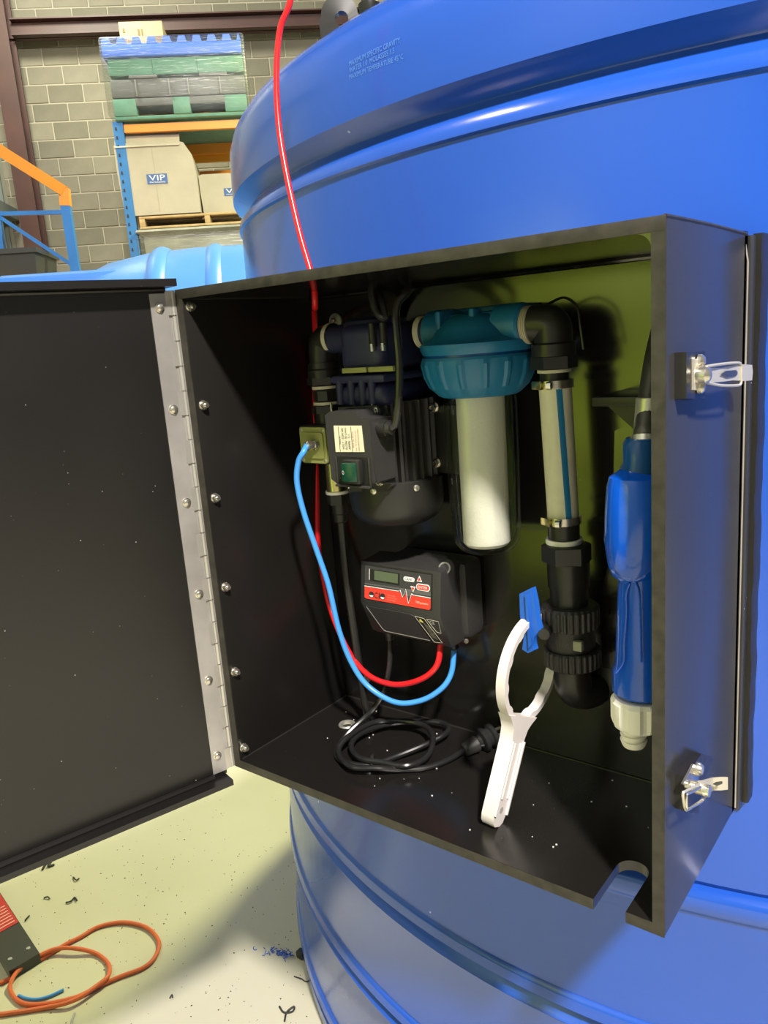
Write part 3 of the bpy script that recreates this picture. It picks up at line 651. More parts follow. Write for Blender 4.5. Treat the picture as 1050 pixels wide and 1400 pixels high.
# head
m = MB(); m.box((hm + .001, .163, .577), (hl1 - hl0 - .012, .108, .062), .014, seg=4)
obj('pump_head', m, NAVY, pp)
obj('port', MB().cyl((.108, .165, .592), (.145, .165, .592), .0185, n=28), NAVY, pp); obj('port', MB().cyl((.262, .168, .592), (.285, .168, .592), .0185, n=28), NAVY, pp)
obj('cap_ridge', MB().lathe((.19, .165, .600), (0, 0, 1), [(0, .045), (.012, .040), (.016, .03)], 28), NAVY, pp)
for (x0, x1) in ((468, 500), (504, 537)):
    a, b = P(x0, 514, .1015), P(x1, 501, .1015); obj('reflection_strip', MB().lohi((a.x, .101, .549), (b.x, .110, .5555), .001), OLIVE, pp)  # olive colour stands in for reflections in the recessed nameplate band
for px in (511, 526):
    q = P(px, 462, .108)
    obj('bolt_boss', MB().cyl(V((q.x, .106, .580)), V((q.x, .106, .607)), .0052, .0042, n=14), BK, pp)
    obj('bolt', MB().cyl(V((q.x, .1035, .574)), V((q.x, .1035, .583)), .0032, n=8), STEELB, pp)
# switch box
y0 = .062
def Q(px, py, y=y0): return P(px, py, y)
pl = [Q(444, 568), Q(450, 563), Q(486, 562), Q(490, 571), Q(505, 574), Q(510, 640), Q(512, 661), Q(462, 662), Q(453, 655)]
pl = [V((p.x, y0, p.z)) for p in pl]
sb = obj('switch_box', MB().prism(pl, (0, .045, 0)), BK2, pp)
bp_ = [V((p.x, 0, p.z)) for p in (P(462, 557, .1), P(514, 554, .1), P(520, 560, .1), P(522, 575, .1), P(530, 620, .1), P(534, 665, .1), P(528, 672, .1), P(480, 672, .1))]
bp_ = [V((p.x, .100, p.z)) for p in bp_]
obj('back_plate', MB().prism(bp_, (0, .012, 0)), BK2, sb)
sd = [V((p.x, p.y, p.z)) for p in (Q(505, 574), P(524, 585, .100), P(532, 625, .100), P(534, 662, .100), Q(512, 661), Q(510, 640))]
sl = MB(); sl.rings([[Q(500, 575, y0), Q(506, 575, y0 + .001), P(523, 580, .101), P(513, 580, .103)], [Q(504, 620, y0), Q(509, 620, y0 + .001), P(534, 628, .101), P(515, 628, .103)], [Q(508, 658, y0), Q(513, 658, y0 + .001), P(535, 662, .101), P(520, 662, .103)]]); obj('side_shoulder', sl, BK2, sb)
for q in (P(513, 562, .0995), P(520, 659, .0995)): obj('screw', bolt(MB(), q, (0, -1, 0), .0042), STEELB, sb)
# label and rocker recess
yl = y0 - .0008
LB = [P(456, 582, yl), P(494, 582, yl), P(498, 618, yl), P(459, 618, yl)]
lb = obj('rating_label', MB().prism([V((p.x, yl, p.z)) for p in LB], (0, .0006, 0)), LABEL, sb)
lx0, lx1, lz0, lz1 = LB[3].x, LB[1].x, LB[3].z, LB[0].z; lw_ = lx1 - lx0; lh = lz1 - lz0
def vtext(s, f, size, ma, hh=.8, st=.12): text(s, 'lettering', ma, sb, (lx0 + lw_ * f, yl - .0003, lz0 + lh * st), (0, 0, 1), (-1, 0, 0), lh * hh, lw_ * size)
vtext('MADE IN', .23, .05, INK, .3, .3); vtext('VOLT : 220V AC', .35, .07, INK); vtext('FLOW: 35 L/min', .46, .07, INK); vtext('AMPS:  2.1', .57, .07, INK, .55); vtext('IP55  S2 30 min', .70, .045, INKR, .6, .2); vtext('CE  Transfer pump', .80, .045, INKR, .75, .08); vtext('DO NOT RUN DRY', .89, .045, INKR, .8, .1)
for f in (.17, .62): obj('label_rule', MB().lohi((lx0 + lw_ * f, yl - .0003, lz0 + .001), (lx0 + lw_ * f + .0005, yl, lz1 - .001)), INK, sb)
rc = [P(461, 624, y0), P(504, 624, y0), P(506, 661, y0), P(464, 661, y0)]; rx0, rx1, rz0_, rz1_ = rc[3].x, rc[1].x, rc[3].z, rc[0].z
obj('switch_recess', MB().lohi((rx0, y0 - .0004, rz0_ + .001), (rx1, y0 + .001, rz1_)), BK, sb)
obj('recess_rim', MB().lohi((rx0 - .002, y0 - .006, rz0_ - .003), (rx1 + .002, y0, rz0_), .001).lohi((rx0 - .002, y0 - .002, rz0_), (rx0, y0, rz1_), .0005).lohi((rx1, y0 - .003, rz0_), (rx1 + .002, y0, rz1_), .0005), BK2, sb)
cx, cz = (rx0 + rx1) / 2 + .003, (rz0_ + rz1_) / 2
rk_ = obj('switch_frame', MB().box((cx, y0 - .005, cz), (.029, .011, .031), .004), BK, sb)
obj('rocker', MB().box((cx, y0 - .0115, cz), (.022, .005, .024), .0025, M.Rotation(math.radians(10), 3, 'Z')), GRN, sb)
text('O', 'switch_mark', WHI, sb, (cx - .0085, y0 - .0143 - .001, cz - .002), (.98, -.17, 0), (0, 0, 1), .0035, .005); text('I', 'switch_mark', WHI, sb, (cx + .004, y0 - .0136, cz - .0018), (0, 0, 1), (-.98, .17, 0), .0045, .002) if False else text('—', 'switch_mark', WHI, sb, (cx + .003, y0 - .0128, cz), (.98, .17, 0), (0, 0, 1), .006, .0014)
# cable gland
ga, gb = P(509, 584, .082), P(536, 586, .082)
obj('cable_gland', MB().lathe(ga, gb - ga, [(0, .0085), (.010, .0085), (.0101, .0105), (.024, .0105), (.0241, .0085), (.030, .0075)], 12), BKM, sb)

# power lead of the pump: up into the roof of the cabinet
cb = MB(); pts = [gb - V((.002, 0, 0)), P(541, 578, .085), P(545, 545, .085), P(546, 500, .088), P(543, 460, .09), P(541, 430, .095), P(545, 412, .10), P(556, 400, .11), P(556, 388, .12), P(548, 378, .13), P(530, 376, .13), P(514, 380, .11), P(508, 400, .095), P(514, 425, .09), P(526, 434, .09), P(521, 410, .10), P(515, 392, .12), P(512, 383, .16), V((.19, .225, .64)), V((.17, .235, .60))]
cbo = obj('power_cable', cb.tube(pts, .0048, 10, 6), CAB); tag(cbo, 'black power cable looping from the pump switch box up under the cabinet roof', 'cable')
# small tie holding it
# ================================================================ left fittings: elbow, unions, flow sensor, nipple
lf = thing('inlet_fittings', 'black elbow and union fittings on the pump inlet at left', 'pipe fitting', (.092, .16, .36))
yb = .15
lx = .092
m = MB(); m.tube([(lx, yb + .015, .545), (lx, yb + .015, .572), (lx + .004, yb + .015, .590), (lx + .022, yb + .015, .594), (.112, yb + .015, .594)], .0195, 20, 6); obj('elbow', m, BKM, lf)
yc = yb + .015
obj('elbow_collar', MB().lathe((lx, yc, .540), (0, 0, 1), [(0, .0235), (.012, .0235), (.014, .022), (.022, .022)], 24, rf=lambda k, h, r: r * (1 if k % 2 else .96)), BKM, lf)
obj('hex_nut', MB().lathe((lx, yc, .532), (0, 0, 1), [(0, .026), (.010, .026)], 6), BKM, lf)
obj('tape_ring', MB().lathe((lx, yc, .526), (0, 0, 1), [(0, .019), (.004, .019)], 24), CREAM, lf)
obj('union_body', MB().lathe((lx, yc, .508), (0, 0, 1), [(0, .014), (.002, .018), (.015, .018), (.018, .014)], 8), BKM, lf)
obj('tape_ring', MB().lathe((lx, yc, .504), (0, 0, 1), [(0, .019), (.004, .019)], 24), CREAM, lf)
obj('hex_nut', MB().lathe((lx, yc, .493), (0, 0, 1), [(0, .023), (.010, .023)], 6), BKM, lf)
obj('reducer', MB().lathe((lx, yc, .470), (0, 0, 1), [(0, .020), (.023, .020)], 24), BKM, lf)
obj('hex_nut', MB().lathe((lx, yc, .460), (0, 0, 1), [(0, .0215), (.009, .0215)], 6), BKM, lf)
obj('thread_ring', MB().lathe((.1085, yc, .594), (1, 0, 0), [(0, .0200), (.006, .0200), (.007, .0185)], 28), CREAM, lf)
# flow sensor
fy = .125
fs = thing('flow_sensor', 'olive green square flow sensor with a brass body beside the switch box', 'sensor', (.1, fy + .03, .38))
A, B = P(407, 582, fy), P(450, 636, fy); pl = rrect(A.x, B.x, B.z, A.z, .005)
obj('sensor_body', MB().prism([V((x, fy + .003, z)) for x, z in pl], (0, .045, 0)), BKM, fs)
pl2 = rrect(A.x + .002, B.x - .002, B.z + .002, A.z - .002, .004); obj('cover', MB().prism([V((x, fy, z)) for x, z in pl2], (0, .004, 0)), OLIVE, fs)
pl3 = rrect(A.x + .009, B.x - .006, B.z + .009, A.z - .009, .004); obj('cover_ridge', MB().prism([V((x, fy - .002, z)) for x, z in pl3], (0, .003, 0)), OLIVE, fs)
for x in (A.x + .006, B.x - .006):
    for z in (A.z - .006, B.z + .006): obj('screw', MB().lathe((x, fy + .0005, z), (0, -1, 0), [(0, .0026), (.001, .0024), (.0014, .001)], 10), STEEL, fs)
q = P(431, 608, fy - .004); q.y = fy - .001
cn = obj('tube_connector', MB().lathe(q, (-.35, -1, 0), [(0, .0075), (.005, .0075), (.0052, .006), (.009, .006), (.0092, .0068), (.015, .0068), (.017, .004)], 10), STEELB, fs)
tip = q + V((-.35, -1, 0)).normalized() * .016
b0, b1 = P(444, 638, .15), P(450, 670, .15)
obj('brass_body', MB().lathe((.108, .152, b1.z), (0, 0, 1), [(0, .0145), (.045, .0145)], 20), BRASS, fs)
obj('seal_ring', MB().lathe((.108, .152, b1.z - .004), (0, 0, 1), [(0, .0165), (.004, .0165)], 20), WHT, fs)
hb_ = obj('lower_nut', MB().lathe((.108, .152, b1.z - .019), (0, 0, 1), [(0, .0155), (.015, .0155)], 6), BKM, fs)
obj('hose_tail', MB().lathe((.110, .152, b1.z - .046), (0, 0, 1), [(0, .008), (.002, .0095), (.012, .0095), (.014, .011), (.027, .011)], 16), BKM, fs)
dp = obj('drain_tube', MB().tube([(.110, .152, b1.z - .040), (.108, .155, .26), (.106, .165, .15), (.104, .175, .06), (.104, .18, .0125)], .0055, 10, 6), BKM); tag(dp, 'thin black suction tube running down from the brass fitting to the cabinet floor', 'tube')

# ================================================================ filter housing
fx, fyy = .338, .170
ff = thing('filter_housing', 'blue capped water filter with clear bowl holding a white cartridge', 'filter', (fx, fyy, .31))
m = MB()
m.lathe((fx, fyy, .564), (0, 0, 1), [(0, .066), (.006, .069), (.012, .069), (.014, .064), (.018, .055), (.028, .048), (.038, .038), (.044, .028), (.046, .010)], 56)
obj('filter_head', m, TEAL, ff)
hp = MB(); hp.lathe((.272, fyy, .591), (1, 0, 0), [(0, .0235), (.003, .0260), (.034, .0260), (.040, .018)], 28)
hp.lathe((.404, fyy, .591), (-1, 0, 0), [(0, .0235), (.003, .0260), (.034, .0260), (.040, .018)], 28)
hp.lohi((.290, fyy - .014, .575), (.386, fyy + .040, .611), .006); obj('port_block', hp, TEAL, ff)
hp = MB()
for x in (.298, .345): hp.lohi((x, fyy - .030, .590), (x + .008, fyy - .010, .615), .003)
hp.lohi((.29, fyy + .02, .580), (.39, CD - .001, .617), .004); obj('wall_bracket', hp, TEAL, ff)
obj('groove_ring', MB().lathe((fx, fyy, .560), (0, 0, 1), [(0, .0655), (.005, .0655)], 48), NOZD, ff)
def ribs(k, h, r): return r * (1.02 if (k % 6) in (0,) else 1.0)
obj('lock_ring', MB().lathe((fx, fyy, .513), (0, 0, 1), [(0, .046), (.002, .050), (.012, .059), (.024, .0645), (.040, .0675), (.045, .068), (.048, .0668)], 120, rf=lambda k, h, r: r * (1.032 if (k % 8) in (0, 1) and .003 < h < .044 else 1)), TEAL, ff, ang=20)
rb = MB()
bowl = [(.515, .0425), (.505, .0450), (.42, .0450), (.345, .0435), (.330, .0405), (.321, .034), (.316, .024), (.314, .008)]
m = MB().lathe((fx, fyy, 0), (0, 0, 1), bowl, 56); obj('clear_bowl', m, GLASS, ff)
inn = [(.515, .0395), (.42, .0395), (.345, .0385), (.333, .035), (.326, .028), (.323, .010)]
obj('bowl_inner_wall', MB().lathe((fx, fyy, 0), (0, 0, 1), inn, 48), GLASS, ff)
obj('cartridge', MB().lathe((fx, fyy, .325), (0, 0, 1), [(0, .026), (.004, .0295), (.18, .0295), (.19, .0295)], 48), PAPER, ff)
# nipple between pump and filter, and right port rings
nf = obj('nipple', MB().lathe((.283, .169, .591), (-1, 0, 0), [(-.012, .0165), (.0, .0165)], 24), BKM); tag(nf, 'short black hex nipple between navy pump and blue filter head', 'pipe fitting'); 
nr = obj('tape_ring', MB().lathe((.2695, .169, .591), (1, 0, 0), [(0, .0195), (.006, .0195), (.0075, .018)], 28), CREAM, nf) if False else None
obj('port_ring', MB().lathe((.2585, .168, .592), (1, 0, 0), [(0, .0200), (.005, .0200), (.007, .0185)], 28), CREAM, pp)
m = MB(); 
for k in range(4): m.lathe((.4035 + k * .0022, fyy, .591), (1, 0, 0), [(0, .0180), (.0008, .0215), (.0014, .0215), (.002, .0180)], 28)
obj('port_ring', m, CREAM, ff)

# ================================================================ outlet: elbow, hose, valve
ox, oy = .436, .172
el = thing('outlet_elbow', 'black elbow fitting on the right port of the blue filter head', 'pipe fitting', (ox, oy, .53))
obj('elbow_body', MB().tube([(.4125, oy, .591), (.425, oy, .591), (.4345, oy, .588), (ox, oy, .577), (ox, oy, .560)], .0215, 22, 6), BKM, el)
obj('elbow_collar', MB().lathe((ox, oy, .555), (0, 0, 1), [(0, .025), (.013, .025), (.015, .022)], 28), BKM, el)
obj('hex_nut', MB().lathe((ox, oy, .541), (0, 0, 1), [(0, .0265), (.0135, .0265)], 6), BKM, el)
obj('tape_ring', MB().lathe((ox, oy, .5365), (0, 0, 1), [(0, .0190), (.0035, .0190)], 28), CREAM, el)
obj('hose_barb', MB().lathe((ox, oy, .500), (0, 0, 1), [(0, .0165), (.0365, .0165)], 24), BKM, el)
obj('tie_or_reflection_arc', MB().tube([(ox - .02, oy + .025, .612), (ox + .005, oy + .02, .618), (ox + .024, oy + .012, .606), (ox + .030, oy + .006, .585), (ox + .034, oy + .004, .560)], .0016, 6, 6), BKM, el)  # dark arc drawn for the edge of the elbow's reflection in the back panel
hs = thing('clear_hose', 'cream hose with blue stripe clamped between filter elbow and ball valve', 'hose', (.44, oy, .36))
hx0, hx1 = .4365, .4425
obj('hose_wall', MB().lathe((hx0, oy, .523), (hx1 - hx0, 0, -.163), [(0, .0192), (.006, .0185), (.150, .0182), (.163, .019)], 32), HOSE, hs)
m = MB(); R_ = []
for h in (0, .04, .08, .12, .162):
    f = h / .163; cxx = hx0 + (hx1 - hx0) * f; z = .523 - h; rr = .0186
    R_.append([V((cxx + rr * math.cos(a), oy + rr * math.sin(a), z)) for a in [math.radians(q) for q in (-62 + f * 8, -56 + f * 8, -50 + f * 8, -44 + f * 8, -40 + f * 8)]])
vs = [[m.bm.verts.new(p) for p in r] for r in R_]
for a, b in zip(vs, vs[1:]):
    for i in range(4): m.bm.faces.new((a[i], a[i + 1], b[i + 1], b[i]))
obj('blue_stripe', m, STRIPE, hs)
def clamp(x, z, par):
    c = obj('hose_clamp', MB().lathe((x, oy, z - .0045), (0, 0, 1), [(0, .0202), (0, .0208), (.009, .0208), (.009, .0202)], 32), STEELB, par)
    q = V((x - .012, oy - .019, z)); obj('clamp_housing', MB().box(q, (.018, .006, .0095), .0015, M.Rotation(math.radians(-28), 3, 'Z')), BRASS, c)
    q2 = V((x + .006, oy - .0235, z)); obj('clamp_screw', MB().lathe(q2 - V((.004, .002, 0)), (.95, .25, 0), [(0, .0046), (.005, .005), (.007, .003)], 10), STEELB, c)
clamp(hx0, .5235, hs); clamp(hx1, .3655, hs)
bv = thing('ball_valve', 'black union ball valve with a blue lever under the striped hose', 'valve', (.449, oy, .13))
vx = .447
obj('hose_barb', MB().lathe((hx1, oy, .336), (0, 0, 1), [(0, .0185), (.026, .0185)], 24), BKM, bv)
obj('seal_ring', MB().lathe((hx1, oy, .337), (0, 0, 1), [(0, .0215), (.0055, .0215)], 28), WHT, bv)
obj('hex_nut', MB().lathe((vx - .002, oy, .315), (0, 0, 1), [(0, .029), (.020, .029), (.0215, .026)], 6), BKM, bv)
obj('tail_pipe', MB().lathe((vx, oy, .255), (0, 0, 1), [(0, .0225), (.028, .0225), (.0285, .0245), (.056, .0250), (.060, .0250)], 28), BKM, bv)
def kn(k, h, r): return r * (1 if k % 4 < 2 else .955)
obj('union_ring', MB().lathe((vx + .001, oy, .2345), (0, 0, 1), [(0, .033), (.002, .0345), (.024, .0345), (.027, .031), (.027, .024)], 112, rf=lambda k, h, r: kn(k, h, r) if .0015 < h < .0245 else r), BK2, bv, ang=20)
obj('valve_body', MB().lathe((vx + .001, oy, .206), (0, 0, 1), [(0, .029), (.029, .029)], 16), BK2, bv)
obj('union_ring', MB().lathe((vx + .002, oy, .183), (0, 0, 1), [(0, .030), (.003, .0345), (.022, .0345), (.024, .032)], 112, rf=lambda k, h, r: kn(k, h, r) if .0015 < h < .0225 else r), BK2, bv, ang=20)
obj('indicator_tab', MB().lohi((vx + .016, oy - .0275, .214), (vx + .027, oy - .0200, .226), .001), mat('grey_tab', (.30, .30, .22), .5), bv)
obj('lower_elbow', MB().tube([(vx + .002, oy, .190), (vx + .002, oy, .165), (vx + .004, oy + .006, .148), (vx + .012, oy + .03, .140), (vx + .014, CD - .001, .140)], .0225, 20, 6), BKM, bv)
obj('outlet_pipe', MB().lathe((vx + .026, CD, .155), (0, -1, 0), [(0, .033), (.010, .033), (.012, .028), (.030, .028), (.032, .024)], 28), BKM, bv)
# lever
hy = .122
st = P(737, 868, hy); obj('stem', MB().cyl(V((vx - .018, oy - .018, st.z)), V((st.x + .004, hy + .004, st.z)), .007, n=16), BKM, bv)
hl = [P(x, y, hy) for x, y in ((710, 812), (726, 804), (730, 822), (734, 850), (737, 862), (730, 872), (728, 882), (730, 889), (722, 893), (714, 888), (716, 872), (711, 842))]
lv_ = obj('lever', MB().prism([V((p.x, hy, p.z)) for p in hl], (.002, .008, 0)), LEV, bv)
obj('lever_rib', MB().prism([V((p.x, hy - .003, p.z)) for p in (P(719, 812, hy), P(722, 812, hy), P(728, 880, hy), P(724, 886, hy))], (.002, .004, 0)), LEV, lv_)

# ================================================================ white filter spanner leaning on the valve
sp = thing('filter_spanner', 'white plastic filter spanner leaning on the ball valve from the cabinet floor', 'spanner', (.394, .05, T))
sc0 = V((.411, .134, .186)); foot = V((.397, .055, T + .010)); up = (sc0 - foot).normalized(); sx = V((1, 0, 0)); sx = (sx - up * sx.dot(up)).normalized(); sw = up.cross(sx).normalized()   # sx = normal of the ring, sw = in-plane sideways
if sw.y < 0: sw = -sw
m = MB(); N = 72; R_ = []
a0, a1 = 0, 360
for k in range(N):
    a = 2 * math.pi * k / N; d = up * math.cos(a) * 1.0 + sw * math.sin(a); n_in = .0605 - (.0022 if (k % 6) < 2 else 0); th = .0060
    ri, ro = n_in, .0675; c = sc0
    R_.append([c + d * ri - sx * th, c + d * ro - sx * th, c + d * (ro + .0) + sx * th, c + d * ri + sx * th])
m.rings(R_, close=True); ring = obj('ring', m, SPAN, sp)
L0 = (sc0 - foot).length
def H(s, w_, n_): return foot + up * s + sw * w_ + sx * n_
prof_ = [(-.008, .006), (-.004, .0115), (.004, .0145), (.03, .0150), (.09, .0155), (L0 - .085, .0160), (L0 - .074, .019), (L0 - .066, .026), (L0 - .058, .036)]
m = MB()
m.rings([[H(s, -w_, -.0085), H(s, w_, -.0085), H(s, w_, .0085), H(s, -w_, .0085)] for s, w_ in prof_])
obj('handle', m, SPAN, sp)
m = MB(); 
for s0, s1, w0, w1 in ((.026, L0 - .09, -.008, -.0065), (.026, L0 - .09, .0065, .008)): m.rings([[H(s, w0, .0084), H(s, w1, .0084), H(s, w1, .0105), H(s, w0, .0105)] for s in (s0, s1)])
for w0, w1 in ((-.0155, -.013), (.013, .0155)): m.rings([[H(s, w0, .0084), H(s, w1, .0084), H(s, w1, .0110), H(s, w0, .0110)] for s in (.006, L0 - .088)])
obj('handle_rib', m, SPAN, sp)
obj('hang_hole', MB().lathe(H(.012, 0, .0084), sx, [(0, .004), (.0004, .004)], 16), mat('hole_shade', (.35, .33, .30), .7), sp)

# ================================================================ flow controller
cyf = .145
ct = thing('level_controller', 'black wall mounted level controller with red striped display panel', 'controller', (.21, CD, .17))
TL, TRr, BR, BL = P(494, 766, cyf), P(604, 783, cyf), P(613, 835, cyf), P(495, 822, cyf)
x0, x1 = .144, .279; zt_, zm, zl = .2865, .2285, .177
yf, ym, yl_ = cyf, cyf - .006, .156
m = MB()
def ringp(x, xi, pts): return [V((x, y, z)) for y, z in pts]
pr0 = [(yf + .002, zt_), (ym, zm), (yl_ + .004, zl + .002), (yl_ + .012, zl - .003), (CD, zl - .003), (CD, zt_ - .012), (.19, zt_ + .004)]
def shr(pts, g): 
    cy_, cz_ = .19, .23
    return [(cy_ + (y - cy_) * g if y < CD - .001 else y, cz_ + (z - cz_) * g) for y, z in pts]
m.rings([ringp(x0 + .002, 0, shr(pr0, .90)), ringp(x0 + .0035 - .003, 0, shr(pr0, .97)), ringp(x0 + .004, 0, pr0), ringp(x1 - .004, 0, pr0), ringp(x1, 0, shr(pr0, .97)), ringp(x1 + .001, 0, shr(pr0, .90))])
obj('housing', m, BK2, ct)
m = MB(); m.lohi((x0 + .015, .19, zl - .001), (x1 + .012, CD - .001, zt_ + .002), .012); obj('rear_housing', m, BK2, ct)
# tilted front frame: vectors along x and down the slope
o_ = V((x0, yf + .002, zt_)); dn = V((0, ym - yf - .002, zm - zt_)); nrm = V((0, -1, 0)); dnu = dn.normalized(); nrm = V((1, 0, 0)).cross(dnu).normalized(); nrm = nrm if nrm.y < 0 else -nrm
def F(a, b, off=.0): return o_ + V((1, 0, 0)) * ((x1 - x0) * a) + dn * b + nrm * off
def fq(name, pts, ma, off=.0005, th=.0004, par=ct): return obj(name, MB().prism([F(a, b, off) for a, b in pts], nrm * -th), ma, par)
fq('panel_bezel', [(.055, .06), (.915, .06), (.915, .90), (.055, .90)], BK, .0006)
fp = fq('front_panel', [(.07, .09), (.90, .09), (.90, .86), (.07, .86)], PANG, .0010)
fq('panel_band', [(.07, .52), (.90, .48), (.90, .68), (.07, .60)], mat('panel_mid_grey', (.11, .11, .105), .45), .00115, par=ct)
zig = [(.07, .56), (.07, .545)]
redp = [(.07, .90), (.07, .585), (.52, .585), (.54, .54), (.575, .68), (.605, .47), (.635, .79), (.665, .56), (.685, .60), (.90, .62), (.90, .84), (.885, .90), (.085, .90)]
fq('red_band', [(.07, .60), (.51, .59), (.54, .62), (.575, .72), (.605, .60), (.635, .82), (.67, .63), (.90, .63), (.90, .85), (.885, .89), (.085, .89), (.07, .86)], REDP, .0013)
tz = MB(); zz_ = [(.07, .59), (.51, .58), (.53, .54), (.562, .70), (.60, .50), (.636, .83), (.672, .58), (.69, .61), (.90, .615)]
tz.tube([F(a, b, .0014) for a, b in zz_], .0005, 5, 0); obj('pulse_line', tz, WHI, ct)
tz = MB(); tz.tube([F(a, b - .035, .0013) for a, b in zz_], .0005, 5, 0); obj('pulse_line', tz, INK, ct)
fq('display_frame', [(.145, .16), (.52, .16), (.52, .44), (.145, .44)], BK, .0014); fq('display', [(.20, .18), (.50, .18), (.50, .40), (.20, .40)], LCD, .0018)
def pill(a, b, wa, hb, ma, s, tc, name, outline=None):
    ww = (x1 - x0) * wa; hh = dn.length * hb; c = F(a, b, .0016); pts = rrect(-ww / 2, ww / 2, -hh / 2, hh / 2, hh * .48)
    if outline: obj(name + '_outline', MB().prism([c + V((1, 0, 0)) * x * 1.0 * (1 + .0012 / ww * 2) + dnu * -z * (1 + .0012 / hh * 2) for x, z in pts], nrm * -.0004), outline, ct)
    obj(name, MB().prism([c + V((1, 0, 0)) * x + dnu * -z + nrm * .0003 for x, z in pts], nrm * -.0004), ma, ct)
    text(s, 'lettering', tc, ct, c + V((1, 0, 0)) * (-ww * .38) + dnu * (hh * .27) + nrm * .0004, (1, 0, 0), -dnu, ww * .76, hh * .54)
pill(.64, .26, .135, .105, WHI, 'CANC', INK, 'button'); pill(.81, .40, .145, .115, REDP, 'ENTER', WHI, 'button', WHI)
def tri(a, b, up_):
    c = F(a, b, .0018); s = .0045 * (1 if up_ else -1)
    for k, (g, ma) in enumerate(((1, WHI), (.62, REDP))):
        obj('arrow_button', MB().prism([c + nrm * .0003 * k + V((1, 0, 0)) * x * g + dnu * -z * g for x, z in ((-.0042, -s * .75), (.0042, -s * .75), (0, s))], nrm * -.0004), ma, ct)
tri(.765, .22, True); tri(.69, .47, False)
text('C', 'lettering', INK, ct, F(.205, .84, .0018), (1, 0, 0), -dnu, .0062, .0085); text('I', 'lettering', INK, ct, F(.262, .84, .0018), (1, 0, 0), -dnu, .0018, .0085)
for a in (.165, .31):
    c = F(a, .77, .0018); rr = .0044
    for (ma, g0, g1, off) in ((INK, 0, 360, 0), (WHI, 195, 345, .0002)):
        pts = [c + nrm * off + (V((1, 0, 0)) * math.cos(math.radians(q)) - dnu * math.sin(math.radians(q))) * rr * (1 if ma is INK else .82) for q in range(g0, g1 + 1, 15)]
        if ma is INK: pts = pts[:-1]
        obj('logo_disc', MB().prism(pts, nrm * -.0003), ma, ct)
for k, s in enumerate(('TANK LEVEL', 'CONTINUOUS MONITOR', 'SYSTEM')): text(s, 'lettering', mat('faint_red_print', (.85, .25, .18), .5) if k == 0 else bpy.data.materials['faint_red_print'], ct, F(.37, .73 + k * .055, .0016), (1, 0, 0), -dnu, .014 if k != 1 else .017, .0018)
text('TEKsystems', 'lettering', mat('panel_print_cream', (.9, .62, .45), .5), ct, F(.72, .80, .0016), (1, 0, 0), -dnu, .021, .0038)
obj('panel_tick', MB().prism([F(.13, .16, .0015), F(.135, .16, .0015), F(.135, .42, .0015), F(.13, .42, .0015)], nrm * -.0003), WHI, ct)
# lower door of the controller
o2 = V((x0, ym, zm)); dn2 = V((0, yl_ + .004 - ym, zl + .002 - zm)); d2u = dn2.normalized(); n2 = V((1, 0, 0)).cross(d2u).normalized(); n2 = n2 if n2.y < 0 else -n2
def G(a, b, off=0): return o2 + V((1, 0, 0)) * ((x1 - x0) * a) + dn2 * b + n2 * off
obj('cover_plate', MB().prism([G(a, b, .0012) for a, b in ((.07, .1), (.64, .1), (.68, .16), (.77, .92), (.20, .92), (.17, .86))], n2 * -.001), BK2, ct)
obj('cover_edge', MB().tube([G(.075, .12, .0012), G(.175, .86, .0012), G(.205, .92, .0012), G(.77, .92, .0012)], .0006, 6, 0), mat('pale_edge', (.20, .20, .17), .4), ct)  # paler line along the cover's border
obj('warning_label', MB().prism([G(a, b, .0008) for a, b in ((.69, .14), (.80, .16), (.92, .92), (.82, .95))], n2 * -.0006), BK, ct)
obj('warning_outline', MB().tube([G(a, b, .001) for a, b in ((.69, .14), (.80, .16), (.92, .92), (.82, .95), (.69, .14))], .0003, 4, 0), mat('grey_print', (.5, .48, .36), .5), ct)
obj('warning_triangle', MB().prism([G(a, b, .0014) for a, b in ((.725, .30), (.775, .31), (.745, .20))], n2 * -.0005), mat('yellow_print', (.75, .65, .15), .5), ct)
for k, s in enumerate(('WARNING: DISCONNECT', 'THE SUPPLY BEFORE', 'OPENING THE COVER')): text(s, 'lettering', bpy.data.materials['grey_print'], ct, G(.775 + k * .022 - .0, .32 + k * .02, .0013), (d2u * .96 + V((.24, 0, 0))), V((1, 0, 0)), .026, .0022)
text('CE', 'lettering', WHI, ct, G(.86, .30, .0012), (1, 0, 0), -d2u, .0075, .0055)
obj('ce_outline', MB().tube([G(a, b, .001) for a, b in ((.83, .17), (.97, .17), (.95, .58), (.90, .56), (.83, .17))], .0003, 4, 0), bpy.data.materials['grey_print'], ct)
obj('corner_socket', MB().lathe(P(608, 777, .165), (.25, -1, .45), [(0, .0085), (.0015, .0085), (.0018, .0062), (.0004, .006)], 20), bpy.data.materials['pale_edge'], ct)
obj('corner_socket_hole', MB().lathe(P(608, 777, .1640), (.25, -1, .45), [(0, .0060), (.0024, .0060)], 20), INK, ct)
q = P(630, 886, .19); obj('screw', MB().lathe(V((x1 + .008, .188, zl + .001)), (.3, -1, -.3), [(0, .0035), (.002, .003)], 10), STEELB, ct)
g1 = P(533, 878, .185); obj('cable_gland', MB().lathe(V((g1.x, .185, zl - .001)), (0, 0, -1), [(0, .0085), (.010, .0085), (.011, .0065), (.019, .006)], 12), BKM, ct)
g2 = P(618, 893, .20); obj('cable_gland', MB().lathe(V((g2.x + .004, .20, zl + .0)), (0, 0, -1), [(0, .0105), (.008, .0105), (.009, .008), (.018, .008), (.022, .004)], 12), BKM, ct)
g3 = P(603, 884, .175); obj('tube_sleeve', MB().cyl(V((g3.x, .175, zl + .003)), V((g3.x, .175, zl - .008)), .0032, n=12), CREAM, ct)

